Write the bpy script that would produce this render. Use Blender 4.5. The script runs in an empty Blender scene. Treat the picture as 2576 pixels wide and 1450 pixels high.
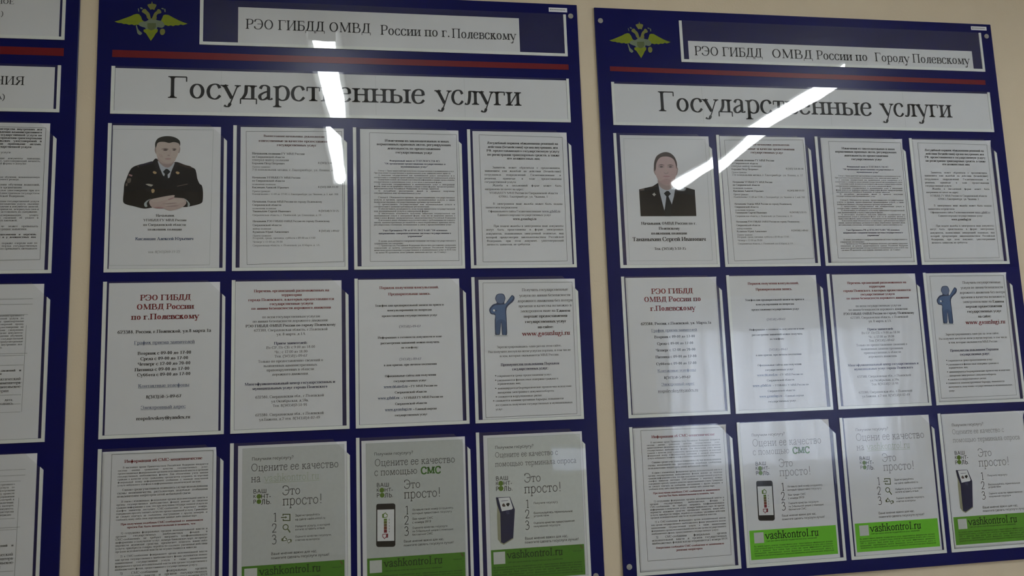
import bpy, bmesh, math
from mathutils import Vector
from mathutils.geometry import tessellate_polygon

# ------------------------------------------------------------------ camera, world, light, exposure
sc = bpy.context.scene
COL = sc.collection
cam_data = bpy.data.cameras.new('camera')
cam_data.sensor_width = 36.0
cam_data.lens = 2000.0 / 2576.0 * 36.0
cam = bpy.data.objects.new('camera', cam_data)
COL.objects.link(cam)
cam.location = (0.5667, -1.7323, 1.4977)
cam.rotation_euler = (1.70075, 0.035707, -0.157343)
cam_data.clip_start = 0.02
cam_data.dof.use_dof = True
cam_data.dof.focus_distance = 1.81
cam_data.dof.aperture_fstop = 4.0
sc.camera = cam

world = bpy.data.worlds.new('overcast_sky')
sc.world = world
world.use_nodes = True
wbg = world.node_tree.nodes['Background']
wbg.inputs[0].default_value = (0.72, 0.81, 1.0, 1)
wbg.inputs[1].default_value = 10.5
LAMP_POWER = 26.0            # radiance of the two ceiling lamp diffusers
sc.view_settings.view_transform = 'Standard'
sc.view_settings.look = 'None'
sc.view_settings.gamma = 1.0
sc.view_settings.use_curve_mapping = False
sc.view_settings.exposure = 0.0

# ------------------------------------------------------------------ materials
MATS = {}
def mat(name, color, rough=0.6, spec=0.3, noise=0.0, nscale=40.0, bump=0.0, bscale=200.0):
    if name in MATS: return MATS[name]
    m = bpy.data.materials.new(name)
    m.use_nodes = True
    nt = m.node_tree
    b = nt.nodes['Principled BSDF']
    b.inputs['Base Color'].default_value = (*color, 1)
    b.inputs['Roughness'].default_value = rough
    b.inputs['Specular IOR Level'].default_value = spec
    tc = nt.nodes.new('ShaderNodeTexCoord')
    if noise:
        n = nt.nodes.new('ShaderNodeTexNoise')
        n.inputs['Scale'].default_value = nscale
        n.inputs['Detail'].default_value = 4
        nt.links.new(tc.outputs['Object'], n.inputs['Vector'])
        r = nt.nodes.new('ShaderNodeMapRange')
        r.inputs['To Min'].default_value = 1 - noise
        r.inputs['To Max'].default_value = 1 + noise
        nt.links.new(n.outputs['Fac'], r.inputs['Value'])
        mx = nt.nodes.new('ShaderNodeVectorMath'); mx.operation = 'SCALE'
        mx.inputs[0].default_value = color
        nt.links.new(r.outputs['Result'], mx.inputs['Scale'])
        nt.links.new(mx.outputs['Vector'], b.inputs['Base Color'])
    if bump:
        n2 = nt.nodes.new('ShaderNodeTexNoise')
        n2.inputs['Scale'].default_value = bscale
        n2.inputs['Detail'].default_value = 3
        nt.links.new(tc.outputs['Object'], n2.inputs['Vector'])
        bp = nt.nodes.new('ShaderNodeBump')
        bp.inputs['Strength'].default_value = bump
        bp.inputs['Distance'].default_value = 0.002
        nt.links.new(n2.outputs['Fac'], bp.inputs['Height'])
        nt.links.new(bp.outputs['Normal'], b.inputs['Normal'])
    MATS[name] = m
    return m

def clear_mat(name, rough, bump):
    """thin clear sheet: Fresnel reflection over straight-through transmission"""
    m = bpy.data.materials.new(name); m.use_nodes = True
    nt = m.node_tree
    for n in list(nt.nodes): nt.nodes.remove(n)
    out = nt.nodes.new('ShaderNodeOutputMaterial')
    mix = nt.nodes.new('ShaderNodeMixShader')
    tr = nt.nodes.new('ShaderNodeBsdfTransparent'); tr.inputs[0].default_value = (0.985, 0.99, 0.985, 1)
    gl = nt.nodes.new('ShaderNodeBsdfGlossy'); gl.inputs['Roughness'].default_value = rough
    fr = nt.nodes.new('ShaderNodeFresnel')
    ge = nt.nodes.new('ShaderNodeNewGeometry'); mr = nt.nodes.new('ShaderNodeMapRange')   # same outside-air Fresnel on both faces of the thin sheet
    mr.inputs['To Min'].default_value = 1.5; mr.inputs['To Max'].default_value = 1/1.5
    nt.links.new(ge.outputs['Backfacing'], mr.inputs['Value']); nt.links.new(mr.outputs['Result'], fr.inputs[0])
    nt.links.new(fr.outputs[0], mix.inputs[0]); nt.links.new(tr.outputs[0], mix.inputs[1])
    nt.links.new(gl.outputs[0], mix.inputs[2]); nt.links.new(mix.outputs[0], out.inputs[0])
    if bump:
        tc = nt.nodes.new('ShaderNodeTexCoord')
        n = nt.nodes.new('ShaderNodeTexNoise'); n.inputs['Scale'].default_value = 9.0; n.inputs['Detail'].default_value = 1.0
        nt.links.new(tc.outputs['Object'], n.inputs['Vector'])
        bp = nt.nodes.new('ShaderNodeBump'); bp.inputs['Strength'].default_value = bump; bp.inputs['Distance'].default_value = 0.004
        nt.links.new(n.outputs['Fac'], bp.inputs['Height']); nt.links.new(bp.outputs['Normal'], gl.inputs['Normal'])
    MATS[name] = m
    return m

WALL = mat('cream_wall_paint', (0.72, 0.61, 0.43), 0.75, 0.2, 0.03, 6.0, 0.15, 260.0)
CEIL = mat('white_ceiling_paint', (0.80, 0.79, 0.75), 0.9, 0.1, 0.02, 5.0, 0.1, 150.0)
FLOOR = mat('grey_linoleum', (0.28, 0.27, 0.25), 0.45, 0.4, 0.15, 30.0)
BOARD = mat('navy_board', (0.0022, 0.004, 0.084), 0.30, 0.28, 0.05, 12.0, 0.03, 90.0)
RED = mat('red_stripe', (0.155, 0.0075, 0.012), 0.35, 0.4, 0.06, 60.0)
STRIP = mat('white_plastic_strip', (0.84, 0.86, 0.82), 0.4, 0.35, 0.02, 30.0)
PAPER = mat('white_paper', (0.76, 0.765, 0.775), 0.8, 0.15, 0.015, 25.0)
SLIP = mat('title_paper', (0.775, 0.78, 0.785), 0.8, 0.15, 0.015, 25.0)
METAL = mat('steel_screw', (0.33, 0.32, 0.29), 0.5, 0.4, 0.15, 400.0)
LAMPHOUSE = mat('lamp_housing', (0.8, 0.8, 0.78), 0.5, 0.3, 0.02, 20.0)
FRAME = mat('window_frame_paint', (0.8, 0.8, 0.8), 0.4, 0.4, 0.02, 20.0)
COVER = clear_mat('clear_pocket_plastic', 0.012, 0.07)
GLASS = clear_mat('window_glass', 0.0, 0.0)
BASEB = mat('baseboard_brown', (0.2, 0.11, 0.05), 0.5, 0.3, 0.1, 30.0)
INK = {
 'k': ('ink_black', (0.026, 0.028, 0.031)), 'g': ('ink_grey', (0.15, 0.15, 0.15)), 'f': ('ink_faint', (0.26, 0.27, 0.25)),
 'm': ('ink_maroon', (0.13, 0.05, 0.05)), 'r': ('ink_red', (0.25, 0.022, 0.032)), 'b': ('ink_blue', (0.06, 0.10, 0.20)),
 'n': ('ink_navy', (0.03, 0.035, 0.10)), 'q': ('ink_poster_grey', (0.07, 0.07, 0.07)), 'h': ('ink_pale_grey', (0.27, 0.27, 0.27)), 'w': ('ink_pale_green', (0.43, 0.49, 0.37)),
 'e': ('ink_green', (0.06, 0.19, 0.03)), 'd': ('ink_dark_green', (0.02, 0.06, 0.015)), 'l': ('ink_line', (0.10, 0.12, 0.11)), 'p': ('ink_pale_line', (0.42, 0.46, 0.44)),
}
def ink(c): return mat(*INK[c], 0.7, 0.15, 0.04, 90.0)
PCOL = dict(uniform=(.012,.011,.014), uniform_light=(.022,.020,.026), uniform_blue=(.035,.032,.06), uniform_brown=(.05,.035,.03),
 shirt=(.50,.53,.58), tie=(.014,.018,.024), skin=(.56,.47,.42), skin_shade=(.40,.31,.29), skin_warm=(.52,.41,.375), skin_dark=(.24,.15,.15),
 chief_skin=(.53,.385,.37), chief_shade=(.47,.335,.32), lips=(.42,.25,.25), brow=(.10,.07,.065), hair=(.030,.030,.026), chief_hair=(.075,.055,.048), gold=(.50,.36,.20), silver=(.45,.43,.38),
 badge_dim=(.16,.13,.11), cuff=(.42,.47,.47), paper_white=(.76,.77,.765), grey_light=(.52,.54,.54), grey_mid=(.3,.3,.3),
 figure_dark=(.035,.06,.13), figure_blue=(.09,.16,.31), figure_head=(.14,.19,.31), figure_deep=(.06,.115,.24),
 phone_black=(.014,.014,.016), green=(.12,.22,.025), olive=(.14,.15,.03), brown=(.15,.10,.04), rust=(.2,.06,.03), red_dark=(.22,.012,.03),
 kiosk_navy=(.016,.02,.07), kiosk_side=(.33,.33,.22), kiosk_slot=(.05,.06,.13), olive_dark=(.11,.14,.06),
 wing=(.215,.265,.018), eagle_pale=(.17,.21,.14), eagle_neck=(.19,.20,.055), eagle_shield=(.11,.14,.06),
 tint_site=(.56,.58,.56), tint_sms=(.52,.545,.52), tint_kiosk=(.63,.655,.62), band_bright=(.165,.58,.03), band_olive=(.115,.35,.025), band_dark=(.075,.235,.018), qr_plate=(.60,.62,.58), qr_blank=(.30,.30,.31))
def pmat(c): return mat('print_' + c, PCOL[c], 0.6, 0.2, 0.06, 120.0)

# ------------------------------------------------------------------ object helpers
def tag(o, label=None, cat=None, group=None, kind=None):
    if label: o['label'] = label
    if cat: o['category'] = cat
    if group: o['group'] = group
    if kind: o['kind'] = kind
    return o

def link(name, me, parent=None, loc=(0, 0, 0)):
    o = bpy.data.objects.new(name, me)
    COL.objects.link(o)
    o.location = loc
    if parent: o.parent = parent
    return o

def mesh(name, verts, faces, mats, mi=None, smooth=False):
    me = bpy.data.meshes.new(name)
    me.from_pydata(verts, [], faces)
    for m in mats: me.materials.append(m)
    if mi: me.polygons.foreach_set('material_index', mi)
    if smooth: me.polygons.foreach_set('use_smooth', [True] * len(me.polygons))
    me.update()
    return me

class MB:
    """collects shapes for one mesh object"""
    def __init__(s): s.v = []; s.f = []; s.m = []
    def add(s, v, f, m=0):
        n = len(s.v); s.v += v; s.f += [tuple(i + n for i in q) for q in f]; s.m += [m] * len(f)
    def box(s, x0, x1, y0, y1, z0, z1, m=0):
        s.add([(x0,y0,z0),(x1,y0,z0),(x1,y1,z0),(x0,y1,z0),(x0,y0,z1),(x1,y0,z1),(x1,y1,z1),(x0,y1,z1)],
              [(0,3,2,1),(4,5,6,7),(0,1,5,4),(1,2,6,5),(2,3,7,6),(3,0,4,7)], m)
    def prism(s, pts, yb, yf, m=0):
        """polygon in x-z (counter-clockwise seen from -y), front at yf (more negative), back at yb"""
        a = sum(p[0]*q[1]-q[0]*p[1] for p, q in zip(pts, pts[1:]+pts[:1]))
        if a < 0: pts = pts[::-1]
        n = len(pts)
        v = [(x, yf, z) for x, z in pts] + [(x, yb, z) for x, z in pts]
        tri = tessellate_polygon([[Vector((x, z, 0)) for x, z in pts]])
        f = []
        for t in tri:
            (ax,az),(bx,bz),(cx,cz) = (pts[i] for i in t)
            t = tuple(t) if (bx-ax)*(cz-az)-(cx-ax)*(bz-az) > 0 else tuple(t)[::-1]
            f.append(t); f.append(tuple(i+n for i in t[::-1]))
        for i in range(n):
            j = (i+1) % n; f.append((i, i+n, j+n, j))
        s.add(v, f, m)
    def flat(s, pts, y, m=0):
        """printed flat shape facing the room (-y)"""
        tri = tessellate_polygon([[Vector((x, z, 0)) for x, z in pts]])
        f = []
        for t in tri:
            (ax,az),(bx,bz),(cx,cz) = (pts[i] for i in t)
            f.append(tuple(t) if (bx-ax)*(cz-az)-(cx-ax)*(bz-az) > 0 else tuple(t)[::-1])
        s.add([(x, y, z) for x, z in pts], f, m)
    def cyl(s, cx, cz, r, yb, yf, n=20, m=0, dome=0.0):
        v = [(cx+r*math.cos(2*math.pi*i/n), yb, cz+r*math.sin(2*math.pi*i/n)) for i in range(n)]
        v += [(cx+r*math.cos(2*math.pi*i/n), yf, cz+r*math.sin(2*math.pi*i/n)) for i in range(n)]
        v += [(cx, yf-dome, cz)]
        f = [(i, (i+1)%n, (i+1)%n+n, i+n) for i in range(n)] + [(n+i, n+(i+1)%n, 2*n) for i in range(n)] + [tuple(range(n-1,-1,-1))]
        s.add(v, f, m)
    def build(s, name, mats, parent=None, loc=(0,0,0), smooth=False, bevel=0.0):
        o = link(name, mesh(name, s.v, s.f, mats if isinstance(mats, list) else [mats], s.m, smooth), parent, loc)
        if bevel:
            b = o.modifiers.new('bevel', 'BEVEL'); b.width = bevel; b.segments = 2; b.limit_method = 'ANGLE'
        return o

def smooth_closed(p, k=4):
    out = []; n = len(p)
    for i in range(n):
        a, b, c, d = p[i-1], p[i], p[(i+1) % n], p[(i+2) % n]
        for j in range(k):
            t = j/k
            out.append(tuple(0.5*(2*b[q]+(c[q]-a[q])*t+(2*a[q]-5*b[q]+4*c[q]-d[q])*t*t+(3*b[q]-a[q]-3*c[q]+d[q])*t**3) for q in (0,1)))
    return out

# ------------------------------------------------------------------ lettering: strokes with thick and thin, cap height = 100
# v x y0 y1 [serif: b t d n]  thick stem | l x0 y0 x1 y1 T/N [serif]  line | h x0 x1 y  thin bar | k x y0 y1  thin tick | c pts  curve | o cx cy rx ry  ring | d x y r  dot
GL = {}
def G(ch, w, src):
    GL[ch] = (w, src)
BOWL_LO = 'c 18,37 42,37 56,28 56,10 42,2 18,2'
G('А',109,'l 14 0 54 100 N d;l 52 100 96 0 T d;h 30 78 35'); G('Б',87,'v 22 0 100;h 22 74 98;k 74 98 78;c 22,56 48,56 70,48 76,28 68,8 46,2 22,2')
G('В',101,'v 22 0 100;c 22,98 52,98 70,88 72,74 66,58 50,52 22,52;c 50,52 74,48 85,38 85,22 76,6 54,2 22,2')
G('Г',87,'v 22 0 100;h 22 80 98;k 80 98 76'); G('Д',103,'c 36,98 35,60 30,30 18,4;h 30 84 98;v 76 2 100 t;h 4 98 3;k 6 3 -22;k 97 3 -22')
G('Е',93,'v 22 0 100;h 22 78 98;h 22 64 52;h 22 84 2;k 78 98 78;k 84 2 24;k 64 42 62'); GL['Ё']=GL['Е']
G('Ж',140,'v 70 0 100;c 12,88 22,98 34,84 46,60 68,52;l 46 56 10 0 T d;c 128,88 118,98 106,84 94,60 72,52;l 94 56 130 0 T d')
G('З',78,'c 14,78 22,96 38,101 58,92 62,76 54,58 34,52;c 34,52 60,48 68,30 62,10 42,0 22,2 10,18')
G('И',109,'v 22 0 100;v 88 0 100;l 28 10 82 90 N'); G('Й',109,'v 22 0 100;v 88 0 100;l 28 10 82 90 N;c 40,122 46,112 56,110 66,112 72,122')
G('К',101,'v 22 0 100;c 28,52 50,58 60,84 72,98 84,90;l 46 56 88 0 T d'); G('Л',103,'v 80 0 100;h 38 84 98;c 42,98 40,50 34,16 20,2 8,6')
G('М',134,'l 20 0 22 100 N b;l 22 100 64 6 T;l 64 6 108 100 N;v 110 0 100'); G('Н',109,'v 22 0 100;v 88 0 100;h 22 88 52'); G('О',109,'o 54.5 50 43 49')
G('П',109,'v 22 0 100;v 88 0 100;h 22 88 98'); G('Р',84,'v 22 0 100;c 22,98 54,98 74,88 76,72 68,54 48,47 22,47'); G('С',101,'c 88,70 80,92 56,100 30,94 13,70 12,44 24,12 52,0 78,8 90,24;k 88 70 96')
G('Т',92,'v 46 0 100 d;h 6 86 98;k 6 98 74;k 86 98 74'); G('У',107,'l 14 100 58 34 T t;l 94 100 56 22 N t;c 56,22 46,4 32,0 22,6'); G('Ф',120,'v 60 0 100;o 60 52 46 32')
G('Х',109,'l 16 100 92 0 T b;l 90 100 16 0 N b'); G('Ц',109,'v 22 0 100;v 84 0 100;h 22 104 2;k 103 2 -24'); G('Ч',101,'v 80 0 100;c 22,100 22,62 30,48 52,44 80,52;h 10 34 98')
G('Ш',148,'v 22 0 100;v 74 0 100;v 126 0 100;h 22 126 2'); G('Щ',148,'v 22 0 100;v 74 0 100;v 124 0 100;h 22 144 2;k 143 2 -24')
G('Ъ',106,'v 38 0 100;h 8 38 98;k 8 98 76;c 38,55 64,55 88,46 92,28 84,8 60,2 38,2'); G('Ы',130,'v 22 0 100;c 22,55 48,55 70,46 74,28 66,8 46,2 22,2;v 108 0 100')
G('Ь',87,'v 22 0 100;c 22,55 48,55 72,46 76,28 68,8 46,2 22,2'); G('Э',100,'c 12,74 24,96 48,100 76,90 90,60 86,30 68,6 42,0 18,10 10,28;h 40 84 52;k 13 74 96')
G('Ю',158,'v 22 0 100;h 22 64 52;o 104 50 42 49'); G('Я',101,'v 80 0 100;c 80,98 44,98 24,88 22,72 30,56 52,50 80,50;l 50 50 16 0 T d')
G('а',67,'c 12,52 20,65 34,68 46,61 48,48 48,12 54,3 65,8;c 48,42 26,33 12,22 11,10 20,1 34,5 48,17'); G('б',76,'o 38 31 30 31;c 9,36 11,66 24,86 48,92 64,102')
G('в',71,'v 18 0 66;c 18,65 44,65 54,58 53,43 38,36 18,36;c 38,36 58,33 62,18 54,4 38,2 18,2'); G('г',62,'v 18 0 66;h 18 56 65;k 56 65 48')
G('д',76,'c 28,65 26,30 12,4;h 22 64 65;v 56 2 66 t;h 3 73 3;k 4 3 -20;k 72 3 -20'); G('е',67,'h 12 56 39;c 56,39 53,58 37,67 18,59 9,36 14,12 28,1 46,4 59,17')
GL['ё']=(67,GL['е'][1]+';d 24 86 6;d 46 86 6')
G('ж',104,'v 52 0 66;c 8,58 16,66 26,56 34,40 52,35;l 36 37 8 0 T d;c 96,58 88,66 78,56 70,40 52,35;l 68 37 96 0 T d'); G('з',60,'c 8,52 16,65 30,68 46,60 46,45 36,37 20,36;c 36,37 52,33 54,17 44,3 26,0 8,12')
G('и',81,'v 18 0 66;v 63 0 66;l 22 6 59 60 N'); GL['й']=(81,GL['и'][1]+';c 26,92 32,82 41,79 50,82 55,92'); G('к',73,'v 18 0 66;c 20,35 36,40 44,58 52,66 62,60;l 34 39 62 0 T d')
G('л',75,'v 57 0 66;h 26 60 65;c 29,65 28,36 22,8 12,1 4,6'); G('м',95,'l 16 0 20 66 N b;l 20 66 47 4 T;l 47 4 76 66 N;v 78 0 66'); G('н',81,'v 18 0 66;v 63 0 66;h 18 63 36')
G('о',75,'o 37.5 34 29 34'); G('п',81,'v 18 0 66;v 63 0 66;h 18 63 65'); G('р',75,'v 18 -32 66;c 18,54 34,67 56,61 66,36 58,8 38,0 18,10'); G('с',67,'c 58,50 50,64 36,68 18,59 9,35 16,10 34,0 48,4 60,17')
G('т',66,'v 33 0 66 d;h 6 60 65;k 6 65 46;k 60 65 46'); G('у',75,'l 10 66 42 4 T t;l 67 66 36 -18 N t;c 36,-18 28,-32 18,-33 10,-28'); G('ф',98,'v 49 -32 100;o 27 34 19 34;o 71 34 19 34')
G('х',75,'l 12 66 62 0 T b;l 62 66 10 0 N b'); G('ц',81,'v 18 0 66;v 59 0 66;h 18 76 2;k 75 2 -20'); G('ч',77,'v 59 0 66;c 18,66 18,42 26,31 42,29 59,36;h 8 28 65')
G('ш',116,'v 18 0 66;v 58 0 66;v 98 0 66;h 18 98 2'); G('щ',116,'v 18 0 66;v 56 0 66;v 94 0 66;h 18 112 2;k 111 2 -20'); G('ъ',78,'v 28 0 66;h 6 28 65;k 6 65 48;c 28,37 50,37 66,28 66,10 50,2 28,2')
G('ы',103,'v 18 0 66;'+BOWL_LO+';v 85 0 66'); G('ь',70,'v 18 0 66;c 18,37 42,37 60,28 60,10 44,2 18,2'); G('э',67,'c 8,52 18,66 36,67 54,52 58,33 52,12 34,0 16,4 7,16;h 28 56 36')
G('ю',115,'v 18 0 66;h 18 46 36;o 75 34 29 34'); G('я',71,'v 53 0 66;c 53,65 28,65 15,57 18,41 32,34 53,34;l 36 34 10 0 T d')
for a, b in zip('aeopcxyABEKMHOPCTX', 'аеорсхуАВЕКМНОРСТХ'): GL[a] = GL[b]
G('w',109,'l 8 66 32 2 T t;l 32 2 54 62 N;l 54 66 78 2 T t;l 78 2 102 66 N t'); G('v',75,'l 8 66 38 2 T t;l 38 2 67 66 N t'); G('g',75,'o 34 46 22 21;c 40,26 18,20 18,8 44,3 64,-6 62,-24 40,-33 14,-28 10,-14 24,2;h 50 70 62')
G('s',59,'c 48,48 42,62 28,67 14,60 14,46 30,36 48,24 48,8 32,0 16,4 9,18'); G('u',75,'v 20 8 66 t;c 20,12 26,1 40,2 56,14;v 58 0 66'); G('l',42,'v 21 0 102'); G('i',42,'v 21 0 66;d 21 90 8')
G('r',50,'v 18 0 66;c 18,44 28,62 40,66 48,58'); G('h',75,'v 16 0 102;c 16,50 32,66 48,66 58,54 58,40;v 58 0 46 d'); G('k',75,'v 16 0 102;l 20 32 58 64 N t;l 32 40 66 0 T d'); G('n',75,'v 16 0 66;c 16,50 32,66 48,66 58,54 58,40;v 58 0 46 d')
G('m',117,'v 16 0 66;c 16,50 30,66 46,66 56,54 56,40;v 57 0 46 d;c 57,50 72,66 88,66 98,54 98,40;v 99 0 46 d'); G('d',75,'v 57 0 102;c 57,54 40,68 20,61 9,36 16,8 36,0 57,12'); G('b',75,'v 18 0 102;c 18,54 36,68 58,61 66,36 58,8 38,0 18,12')
G('t',42,'v 20 8 84 n;h 4 38 65;c 20,10 26,1 38,6'); G('f',50,'v 20 0 84 d;h 4 40 65;c 20,82 26,98 42,98'); G('j',42,'v 22 -18 66 t;d 22 90 8')
G('N',109,'l 20 0 20 100 N b;l 20 100 88 0 T;l 88 0 88 100 N b')
G('0',75,'o 37.5 50 29 50'); G('1',75,'v 40 0 98 d;l 40 98 18 86 N'); G('2',75,'c 10,74 18,96 36,101 58,92 60,70 46,42 12,5;h 10 66 4'); G('3',75,'c 12,82 24,99 42,100 56,86 54,66 30,52;c 30,52 58,48 64,26 52,4 28,-1 10,8')
G('4',75,'v 50 0 100 n;l 50 98 8 32 N;h 8 70 30'); G('5',75,'h 26 64 97;l 26 97 20 60 N;c 20,58 46,58 62,44 62,20 44,1 22,-1 10,6'); G('6',75,'c 66,100 36,88 14,60 10,30 22,4 42,0 62,14 64,38 50,58 30,58 12,40'); G('7',75,'h 10 66 97;l 64 97 30 0 T;k 10 97 80')
G('8',75,'o 37.5 75 23 25;o 37.5 26 28 27'); G('9',75,'c 10,0 40,12 60,40 65,70 52,96 34,100 13,86 12,62 26,42 46,44 63,60'); G('.',37,'d 18 7 8'); G(',',37,'d 18 7 8;l 22 4 14 -16 N'); G(':',42,'d 20 8 8;d 20 58 8'); G(';',42,'d 20 58 8;d 20 8 8;l 24 4 14 -16 N')
G('-',50,'l 8 36 42 36 M'); G('–',75,'l 2 36 74 36 M'); G('(',50,'c 44,102 20,76 14,36 20,0 44,-30'); G(')',50,'c 6,102 30,76 36,36 30,0 6,-30'); G('?',67,'c 12,80 22,98 40,98 54,82 46,60 34,46 34,28;d 34 7 8'); G('!',50,'l 25 100 25 30 T;d 25 7 8')
G('"',62,'l 18 100 20 68 M;l 42 100 40 68 M'); G('@',139,'o 70 40 58 62;o 66 42 24 28;c 92,66 90,30 98,16 116,22'); G('/',42,'l 4 -4 38 104 N'); G(' ',38,'')
# font letter -> thick, thin, serif half-length, serif thickness, x scale
STY = {'R': (14.5, 5.5, 11, 5, 1.0), 'B': (22, 8, 12, 6.5, 1.04), 'L': (8.5, 7.5, 9, 7, .84), 'M': (24, 19, 13, 15, .92), 'S': (15, 13, 0, 0, .95), 'N': (14, 11.5, 9, 9, .88)}
_cache = {}
def glyph(ch, sty, hi):
    key = (ch, sty, hi)
    if key in _cache: return _cache[key]
    T, N, S, ST, XS = STY[sty]
    adv, src = GL.get(ch) or GL['о']
    V = []; F = []
    def quad(a, b, c, d):
        ar = (b[0]-a[0])*(c[1]-a[1])-(c[0]-a[0])*(b[1]-a[1]) + (c[0]-a[0])*(d[1]-a[1])-(d[0]-a[0])*(c[1]-a[1])
        n = len(V); q = [a, b, c, d]
        V.extend(q if ar > 0 else q[::-1]); F.append((n, n+1, n+2, n+3))
    def seg(x0, y0, x1, y1, w):
        L = math.hypot(x1-x0, y1-y0) or 1; nx = -(y1-y0)/L*w/2; ny = (x1-x0)/L*w/2
        quad((x0+nx, y0+ny), (x1+nx, y1+ny), (x1-nx, y1-ny), (x0-nx, y0-ny))
    def serif(x, y, w, up):
        if S:
            h = S + w/2; y0, y1 = (y-ST, y) if up else (y, y+ST)
            quad((x-h, y0), (x+h, y0), (x+h, y1), (x-h, y1))
            if hi and sty in 'RB':
                yb, yi = (y-ST, y-ST*2.2) if up else (y+ST, y+ST*2.2)
                quad((x-w/2-S*.45, yb), (x+w/2+S*.45, yb), (x+w/2, yi), (x-w/2, yi))
    def curve(p, closed=False):
        k = 5 if hi else 2; P = []; n = len(p)
        rng = n if closed else n-1
        for i in range(rng):
            b, c = p[i], p[(i+1) % n]
            a = p[i-1] if (closed or i) else b; d = p[(i+2) % n] if (closed or i+2 < n) else c
            for j in range(k):
                t = j/k
                P.append(tuple(0.5*(2*b[q]+(c[q]-a[q])*t+(2*a[q]-5*b[q]+4*c[q]-d[q])*t*t+(3*b[q]-a[q]-3*c[q]+d[q])*t**3) for q in (0,1)))
        P.append(P[0] if closed else p[-1])
        m = len(P); L = []; R = []
        for i in range(m):
            if closed: a, b = P[(i-1) % (m-1)], P[(i+1) % (m-1)]
            else: a, b = P[max(i-1, 0)], P[min(i+1, m-1)]
            tx, ty = b[0]-a[0], b[1]-a[1]; ln = math.hypot(tx, ty) or 1; tx /= ln; ty /= ln
            w = N + (T-N)*abs(ty)**1.6
            L.append((P[i][0]-ty*w/2, P[i][1]+tx*w/2)); R.append((P[i][0]+ty*w/2, P[i][1]-tx*w/2))
        for i in range(m-1): quad(L[i], L[i+1], R[i+1], R[i])
    for st in src.split(';'):
        t = st.split()
        if not t: continue
        o = t[0]
        if o == 'c': curve([tuple(map(float, q.split(','))) for q in t[1:]])
        elif o == 'o':
            cx, cy, rx, ry = map(float, t[1:5]); rx -= T/2-2; ry -= N/2
            kk = 10
            curve([(cx+rx*math.cos(2*math.pi*i/kk), cy+ry*math.sin(2*math.pi*i/kk)) for i in range(kk)], True)
        elif o == 'v':
            x, y0, y1 = map(float, t[1:4]); fl = t[4] if len(t) > 4 else 'b'
            seg(x, y0, x, y1, T)
            if fl in 'bd': serif(x, y0, T, False)
            if fl in 'bt': serif(x, y1, T, True)
        elif o == 'l':
            x0, y0, x1, y1 = map(float, t[1:5]); w = {'T': T, 'N': N, 'M': (T+N)/2}[t[5]]; fl = t[6] if len(t) > 6 else 'n'
            seg(x0, y0, x1, y1, w*1.05)
            ends = sorted([(y0, x0), (y1, x1)])
            if fl in 'bd': serif(ends[0][1], ends[0][0], w*.8, False)
            if fl in 'bt': serif(ends[1][1], ends[1][0], w*.8, True)
        elif o == 'h':
            x0, x1, y = map(float, t[1:4]); yy = y - N/2+2 if y > 60 else (y+N/2-2 if y < 5 else y)
            seg(x0, yy, x1, yy, N)
        elif o == 'k':
            x, y0, y1 = map(float, t[1:4])
            if S or y0 < 10: seg(x, y0, x, y1, N)
        elif o == 'd':
            x, y, r = map(float, t[1:4]); r = r*(.75 if sty == 'L' else 1.25 if sty in 'BM' else 1)
            kk = 8 if hi else 4; n = len(V)
            V.extend([(x+r*math.cos(2*math.pi*(i+.5)/kk), y+r*math.sin(2*math.pi*(i+.5)/kk)) for i in range(kk)]); F.append(tuple(range(n, n+kk)))
    r = (adv*XS/100.0, [(x*XS/100.0, y/100.0) for x, y in V], F)
    _cache[key] = r
    return r

def natural(text, sty):
    return sum(glyph(c, sty, False)[0] for c in text)

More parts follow.
